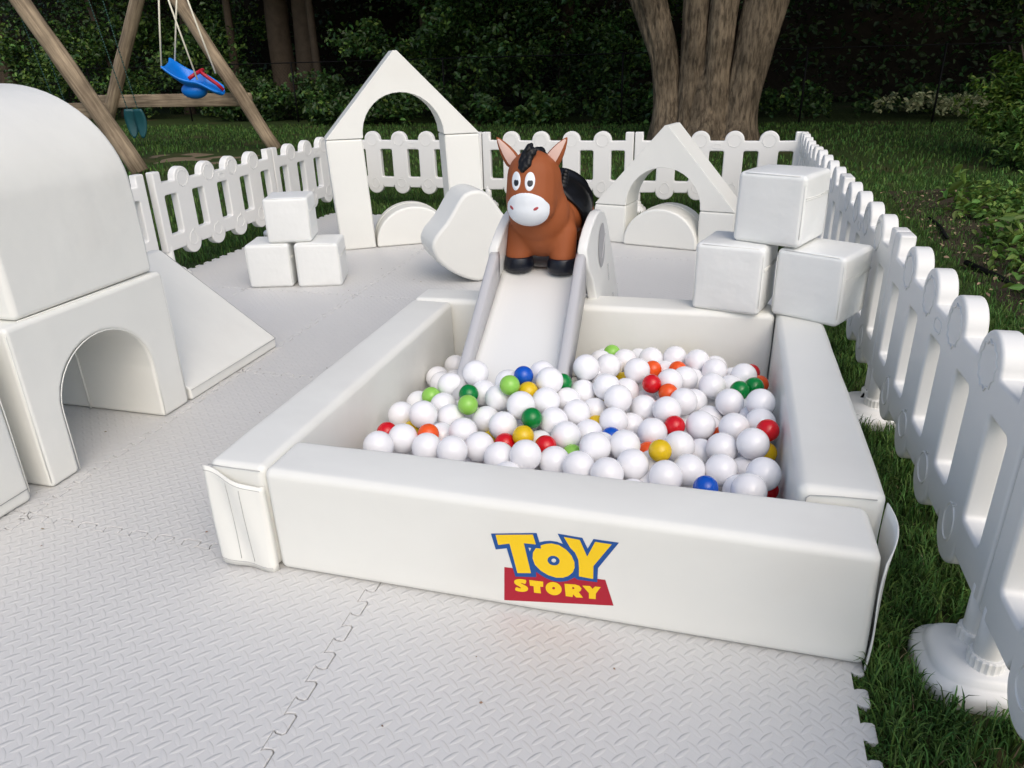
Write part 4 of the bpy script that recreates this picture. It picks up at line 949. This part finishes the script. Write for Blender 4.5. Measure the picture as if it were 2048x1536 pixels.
# undergrowth and hanging branches of the wood: one mass
cen, rad_ = [], []
def clumps(n, x0, x1, y0, y1, z0, z1, r0, r1, p=1):
    for _ in range(n):
        cen.append((x0 + (x1 - x0) * RNG.random(), y0 + (y1 - y0) * RNG.random(), z0 + (z1 - z0) * RNG.random() ** p)); rad_.append(r0 + (r1 - r0) * RNG.random())
clumps(150, -22, -11.2, 15.6, 19, .1, 2.4, .25, .6, 1.1)
clumps(70, -24, -12, 16.5, 20, 2.2, 5.5, .5, 1.0)
clumps(85, -11.0, -7.8, 15.2, 16.6, .1, .75, .25, .45)
clumps(125, -7.6, -.4, 14.6, 18, .1, 2.2, .22, .55, 1.0)
clumps(110, -7.4, 0, 15.8, 19.5, 1.8, 5.0, .3, .7)
clumps(40, -8, 0, 13.9, 14.7, .05, .5, .2, .4)
clumps(40, 0, 10.5, 15.2, 17.5, .0, .45, .25, .45)
clumps(34, 2.2, 10.5, 16, 19.5, 1.7, 5, .25, .5)
clumps(22, 6.2, 11.5, 15, 18, .3, 2.2, .3, .55)
us = puff(cen, rad_, 95000)
us = us[us[:, 2] > .0]
nz = np.array([noise.noise(Vector((p[0] * .9, p[1] * .5, p[2] * 1.1))) + .5 * noise.noise(Vector((p[0] * 2.3, p[1], p[2] * 2.6 + 7))) for p in us])
us = us[nz > -.06 - .25 * RNG.random(len(us))]
sel = RNG.random(len(us)) < np.where(us[:, 0] < -11, .42, .16)  # lighter colour paints the lit leaves, more of them on the swing side
o = leaves('undergrowth', us[~sel], .125, LEAF, facing=(0, -.5, .1)); tag(o, 'dense dark green undergrowth of the wood behind the wire fence', 'undergrowth', kind='stuff')
o = leaves('undergrowth', us[sel], .115, LEAFB, facing=(0, -.5, .1)); tag(o, 'undergrowth leaves coloured lighter green for the lit foliage of the wood', 'undergrowth', kind='stuff')
# the wood behind: an added leafy rise closes the view, dark for deep shade
def rise(x, y): return max(0, (y - 21) * .95 + 1.6 * noise.noise(Vector((x * .25, y * .25, 0))) + .6 * noise.noise(Vector((x * .9, y * .9, 2)))) - .05
wood_backdrop = grid_sheet('wood_backdrop', -50, 45, 20, 42, 150, 50, rise, SHADESOIL, 'structure')
hp = np.stack([-32 + 52 * RNG.random(42000), 20.5 + 12 * RNG.random(42000)], 1)
hp = np.array([(x, y, rise(x, y) + .1 + 1.1 * q * q) for (x, y), q in zip(hp, RNG.random(42000))])
o = leaves('distant_woods', hp, .17, LEAF, facing=(0, -.3, 0)); tag(o, 'black-green depth of the wood behind everything', 'wood', kind='stuff')
oc = [(-26 + 44 * RNG.random(), 15 + 12 * RNG.random(), 5.5 + 4 * RNG.random()) for _ in range(220)] + [(-14 + 29 * RNG.random(), 14.4 + 5 * RNG.random(), 4.3 + 2.5 * RNG.random()) for _ in range(160)]  # second batch: low clumps out of view, added to block sky light
o = leaves('forest_canopy', puff(oc, [1.5] * 380, 30000), .5, LEAF); tag(o, 'unseen leaf canopy over the wood, thickened to shade it', 'wood', kind='stuff')

# bush and bed plants on the fence side
def bush(label, x, y, h, r, n, m, size, asp, seed):
    t = thing('yew_bush', label, 'bush', (x, y, 0))
    rg = np.random.default_rng(seed); L_ = []
    for _ in range(90):
        a = rg.random() * 2 * pi; z = h * rg.random() ** .8; q = r * (1 - .65 * (z / h) ** 1.6) * (.55 + .5 * rg.random())
        tip = np.array([q * cos(a), q * sin(a), z * .9 + .12]); rt = np.array([q * .2 * cos(a), q * .2 * sin(a), z * .75])
        f = rg.random((n // 90, 1)); L_.append(rt + (tip - rt) * f ** .6 + rg.normal(0, .055, (n // 90, 3)) - [0, 0, .0] )
    leaves('foliage', np.concatenate(L_), size, m, t, asp=asp, up=.2)
    bm = bmesh.new()
    for k in range(7):
        a = k * .9; add_tube(bm, [(0, 0, 0), (.15 * r * cos(a), .15 * r * sin(a), h * .3), (.5 * r * cos(a), .5 * r * sin(a), h * .7)], [.03, .02, .008], 6)
    bm_obj('branches', bm, BARK2, t)
    return t
bush('yellow-green yew bush at the lawn edge, cut by the photo border', 4.75, 9.3, 1.75, 1.0, 9000, LEAFY, .085, .32, 3)
bush('low dark yew bush in front of the taller one', 4.55, 8.2, .75, .75, 5000, LEAFB, .075, .35, 4)
G3 = 'pale variegated plants along the wire fence'
for k, (x, y, s_) in enumerate(((4.35, 15.3, .40), (5.05, 15.2, .46), (5.6, 15.1, .36))):
    t = thing('variegated_plant', ['cream-leaved plant nearest the maple', 'middle one of three cream-leaved plants, the largest', 'cream-leaved plant nearest the yew bush'][k] + ' at the wood edge', 'plant', (x, y, 0), 0, G3)
    p_ = puff([(RNG.normal(0, s_ * .6), RNG.normal(0, .2), .16 + .2 * RNG.random()) for _ in range(9)], [.15] * 9, 170); p_[:, 2] = np.abs(p_[:, 2])
    leaves('foliage', p_, .11, HOSTA, t, up=.6)
gc = np.stack([2.78 + 3.2 * RNG.random(900), 1.2 + 5.0 * RNG.random(900)], 1); gc = gc[(gc[:, 0] > 2.55 + .1 * gc[:, 1] - .05)]
gc = np.array([p for p in gc if noise.noise(Vector((p[0] * 1.6, p[1] * 1.6, 5))) > -.22])
gp = np.concatenate([np.stack([x + RNG.normal(0, .07, 26), y + RNG.normal(0, .07, 26), .02 + np.abs(RNG.normal(0, .07, 26))], 1) for x, y in gc])
o = leaves('ground_cover', gp, .062, LEAFB, asp=.5, up=.8); tag(o, 'low green weeds and ground cover in the planting bed', 'ground cover', kind='stuff')
lp = np.stack([2.55 + 3.4 * RNG.random(1500), .8 + 5.4 * RNG.random(1500), .03 + .02 * RNG.random(1500)], 1)
o = leaves('leaf_litter', lp, .030, LITTER, up=2.5); tag(o, 'dry brown leaves and wood chips lying on the planting bed', 'leaf litter', kind='stuff')
G4 = 'leafy seedlings in the planting bed'
for k, (x, y, h) in enumerate(((2.97, 5.35, .34), (3.20, 3.55, .22), (3.02, 4.15, .2))):
    t = thing('leafy_seedling', ['taller pointed-leaved seedling at the far end of the planting bed', 'small seedling in the planting bed nearest the photo border', 'small seedling in the middle of the planting bed'][k], 'plant', (x, y, 0), 0, G4)
    bm = bmesh.new(); add_tube(bm, [(0, 0, 0), (.01, 0, h * .5), (0, .01, h)], .004, 5); bm_obj('stem', bm, LEAFB, t)
    p_ = [(.075 * cos(2.4 * q) * (1 - q / 22), .075 * sin(2.4 * q) * (1 - q / 22), h * (.25 + .75 * q / 14)) for q in range(15)]
    leaves('foliage', p_, .12, LEAFB, t, up=.9, asp=.4)
for pts, r, l in (([(2.80, 3.1, .0), (2.74, 3.35, .012), (2.65, 3.62, .018)], .017, 'thick black edging strip lying at the near border of the planting bed'), ([(2.70, 4.3, .02), (2.74, 4.7, .02), (2.73, 5.0, .02)], .012, 'slimmer black edging strip between mown lawn and the bed seedlings')):
    tag(tube_obj('garden_edging', pts, r, WIRE, None, 8), l, 'garden edging', 'edging strips of the planting bed')

# ================================================================ black wire fence
wf = thing('wire_fence', 'black chain-link fence along the edge of the wood', 'fence', (-2.0, 14.2, 0))
wp = [(-22, 16.6), (-15.2, 16.0), (-8.62, 15.1), (-.86, 13.9), (2.42, 14.05), (7.0, 14.6), (12, 15.2)]
WO = Vector((-2.0, 14.2, 0))
def fence_at(s):
    L_ = [math.dist(a, b) for a, b in zip(wp, wp[1:])]
    for a, b, l in zip(wp, wp[1:], L_):
        if s <= l: return a[0] + (b[0] - a[0]) * s / l, a[1] + (b[1] - a[1]) * s / l
        s -= l
    return wp[-1]
TL = sum(math.dist(a, b) for a, b in zip(wp, wp[1:]))
bm = bmesh.new(); add_tube(bm, [Vector((x, y, 1.27)) - WO for x, y in wp], .011, 8); bm_obj('top_rail', bm, WIRE, wf)
for x, y in wp + [(-4.7, 14.5), (-11.9, 15.55), (4.7, 14.3), (9.5, 14.9)]:
    bm = bmesh.new(); add_tube(bm, [Vector((x, y, -.05)) - WO, Vector((x, y, 1.29)) - WO], .019, 10); bm_obj('post', bm, WIRE, wf)
bm = bmesh.new(); s_ = 0
V, F = [], []
while s_ < TL - 1.3:
    for sg in (0, 1):
        q = [fence_at(s_ + 1.22 * (k / 4 if sg == 0 else 1 - k / 4)) for k in range(5)]
        b0 = len(V)
        for k, (x, y) in enumerate(q):
            z = .03 + 1.22 * k / 4
            V += [(x - WO.x - .0016, y - WO.y, z), (x - WO.x + .0016, y - WO.y - .0016, z), (x - WO.x, y - WO.y + .002, z + .002)]
        for k in range(4):
            for t in range(3): F.append((b0 + 3 * k + t, b0 + 3 * k + (t + 1) % 3, b0 + 3 * k + 3 + (t + 1) % 3, b0 + 3 * k + 3 + t))
    s_ += .085
bm.free(); np_mesh('chain_link', V, F, WIRE, wf)

# ================================================================ swing set
sw = thing('swing_set', 'weathered timber swing frame with log legs and cross braces', 'swing set', (-7.5, 8.3, 0))
SO = Vector((-7.5, 8.3, 0))
def log(name, a, b, r, seed):
    a = Vector(a) - SO; b = Vector(b) - SO
    return trunk(name, [(*a, r), (*b, r * .94)], WOOD, sw, n=20, rough=.035, freq=2.5, seed=seed, step=.25) if abs((b - a).z) > .5 else None
def limb(name, a, b, r, seed):
    a = Vector(a) - SO; b = Vector(b) - SO; bm = bmesh.new(); n = 14
    L_ = (b - a).length; pts = [Vector((.012 * noise.noise(Vector((k * .4, seed, 0))), .012 * noise.noise(Vector((k * .4, seed, 9))), L_ * k / n)) for k in range(n + 1)]
    add_tube(bm, pts, [r * (1 + .06 * noise.noise(p * 1.7 + Vector((seed, 0, 0)))) for p in pts], 16)
    o = bm_obj(name, bm, WOOD, sw, a); o.rotation_euler = (b - a).to_track_quat('Z', 'Y').to_euler(); return o
limb('leg', (-5.74, 9.5, -.02), (-7.62, 9.5, 3.05), .105, 1)
limb('leg', (-9.27, 9.62, -.02), (-7.38, 9.62, 3.05), .105, 2)
limb('leg', (-6.12, 6.9, -.02), (-7.93, 6.9, 3.0), .112, 3)
limb('leg', (-9.75, 6.98, -.02), (-7.75, 6.98, 3.0), .112, 4)
limb('top_beam', (-7.72, 6.5, 2.70), (-7.44, 9.95, 2.76), .11, 5)
for (xa, xb, y) in ((-9.45, -6.18, 9.68), (-10.0, -6.6, 7.06)):
    bm = bmesh.new(); add_box(bm, (0, 0, 0), (.20, .095, xb - xa), .014); o = bm_obj('cross_brace', bm, WOOD, sw, Vector(((xa + xb) / 2, y, .735)) - SO); o.rotation_euler = (0, pi / 2, 0)
# toddler swing
UX = Vector((.962, .272, 0)); UY = Vector((-.272, .962, 0)); UZ = Vector((0, 0, 1)); BO = Vector((-6.45, 8.75, 1.10))
ts = thing('toddler_swing', 'bright blue bucket swing with red strap hanging on four white ropes', 'swing', BO)
def LU(u, v, z): return UX * u + UY * v + UZ * z
def L3(u, v, z): v, z = v * cos(.32) - z * sin(.32), v * sin(.32) + z * cos(.32); return UX * u + UY * v + UZ * z
path = [(-.40, .20, .17, .03), (-.35, .12, .19, .08), (-.26, 0, .20, .13), (-.15, -.10, .195, .16), (-.03, -.14, .185, .16), (.08, -.13, .18, .14), (.17, -.155, .175, .12), (.27, -.215, .165, .11), (.36, -.26, .15, .10), (.41, -.25, .11, .09)]
bm = bmesh.new(); g = []
for u, z, w_, h_ in path:
    row = []
    for k in range(17):
        t = (k / 16 - .5) * 2; e = abs(t) ** 3
        row.append(bm.verts.new(L3(u * .92 - .02 * e, t * w_ * (1 + .12 * e), z + h_ * e - .02)))
    g.append(row)
for A, B in zip(g, g[1:]):
    for k in range(16): bm.faces.new((A[k], A[k + 1], B[k + 1], B[k]))
sh = bm_obj('seat_shell', bm, SWB, ts); q_ = sh.modifiers.new('t', 'SOLIDIFY'); q_.thickness = .035; q_.offset = -1; q_ = sh.modifiers.new('b', 'SUBSURF'); q_.levels = 1; q_.render_levels = 1
bm = bmesh.new(); add_ellipsoid(bm, L3(-.06, 0, -.20), (.19, .14, .12), Matrix.Rotation(.28, 3, 'Z'), 24, 14); bm_obj('seat_bucket', bm, SWB, ts)
bm = bmesh.new(); add_tube(bm, [L3(-.02, -.17, .03), L3(.06, -.08, .065), L3(.10, 0, .07), L3(.10, .12, .05), L3(.08, .17, .02)], .028, 8); add_tube(bm, [L3(.10, 0, .07), L3(.20, 0, -.03), L3(.30, 0, -.12), L3(.37, 0, -.21)], .026, 8)
bm_obj('strap', bm, SWR, ts)
for a, b in (((-.37, -.17, .18), (-.16, -.20, 1.35)), ((.10, -.175, .01), (-.16, -.20, 1.35)), ((-.30, .19, .16), (-.06, .22, 1.35)), ((.26, .16, -.02), (-.06, .22, 1.35))):
    bm = bmesh.new(); add_tube(bm, [L3(*a), (L3(*a) + LU(*b)) / 2 - UX * .004, LU(*b)], .013, 7); bm_obj('rope', bm, ROPE, ts)
for b in ((-.16, -.20, 1.35), (-.06, .22, 1.35)):
    bm = bmesh.new(); add_tube(bm, [LU(*b), Vector((-7.52, BO.y + b[1], 2.72)) - BO], .013, 7); bm_obj('rope', bm, ROPE, ts)
# belt swings
def L3(u, v, z): return UX * u + UY * v + UZ * z
def belt_swing(label, o_, seat=True):
    t = thing('belt_swing', label, 'swing', o_)
    o_ = Vector(o_)
    bm = bmesh.new()
    for u, tw in ((-.085, .25), (.075, -.15)):
        g = []
        for j in range(13):
            v = j / 12; z = .20 - .40 * v; hw = .088 * sin(pi * min(1, .12 + .88 * v) ** .85) ** .6 if j < 12 else .012
            row = [bm.verts.new(L3(u + s__ * hw * cos(tw) - .10 * u * v * 4 * 0, s__ * hw * sin(tw) + .03 * sin(pi * v) + (.02 if u > 0 else .08), z)) for s__ in (-1, -.5, 0, .5, 1)]
            g.append(row)
        for A, B in zip(g, g[1:]):
            for k in range(4): bm.faces.new((A[k], A[k + 1], B[k + 1], B[k]))
    s = bm_obj('belt_seat', bm, TEAL, t); q = s.modifiers.new('t', 'SOLIDIFY'); q.thickness = .022
    for u, v, du in ((-.10, .08, -.28), (.075, .02, -.22)):
        n = 60; bm = bmesh.new()
        for k in range(n):
            p0 = L3(u + du * k / n, v, .18 + 1.95 * k / n); p1 = L3(u + du * (k + .86) / n, v, .18 + 1.95 * (k + .86) / n)
            add_tube(bm, [p0, p1], .010 if k % 2 else .007, 5)
        bm_obj('chain', bm, CHAIN, t)
    return t
belt_swing('dark teal belt swing hanging folded on green chains behind the timber leg', (-7.02, 8.0, .50))
belt_swing('second belt swing on a green chain, its seat hidden by the dome block', (-7.75, 7.5, .50))

cp_ = np.stack([-1.0 + 2.5 * RNG.random(60), -.6 + 3.6 * RNG.random(60), np.full(60, .0035)], 1)
cp_ = cp_[~((cp_[:, 0] > -.05) & (cp_[:, 1] > -.03) & (cp_[:, 1] < 1.7))]
o = leaves('grass_clippings', cp_, .008, LITTER, up=3); tag(o, 'tiny dry bits and clippings lying on the pale foam floor', 'debris', kind='stuff')
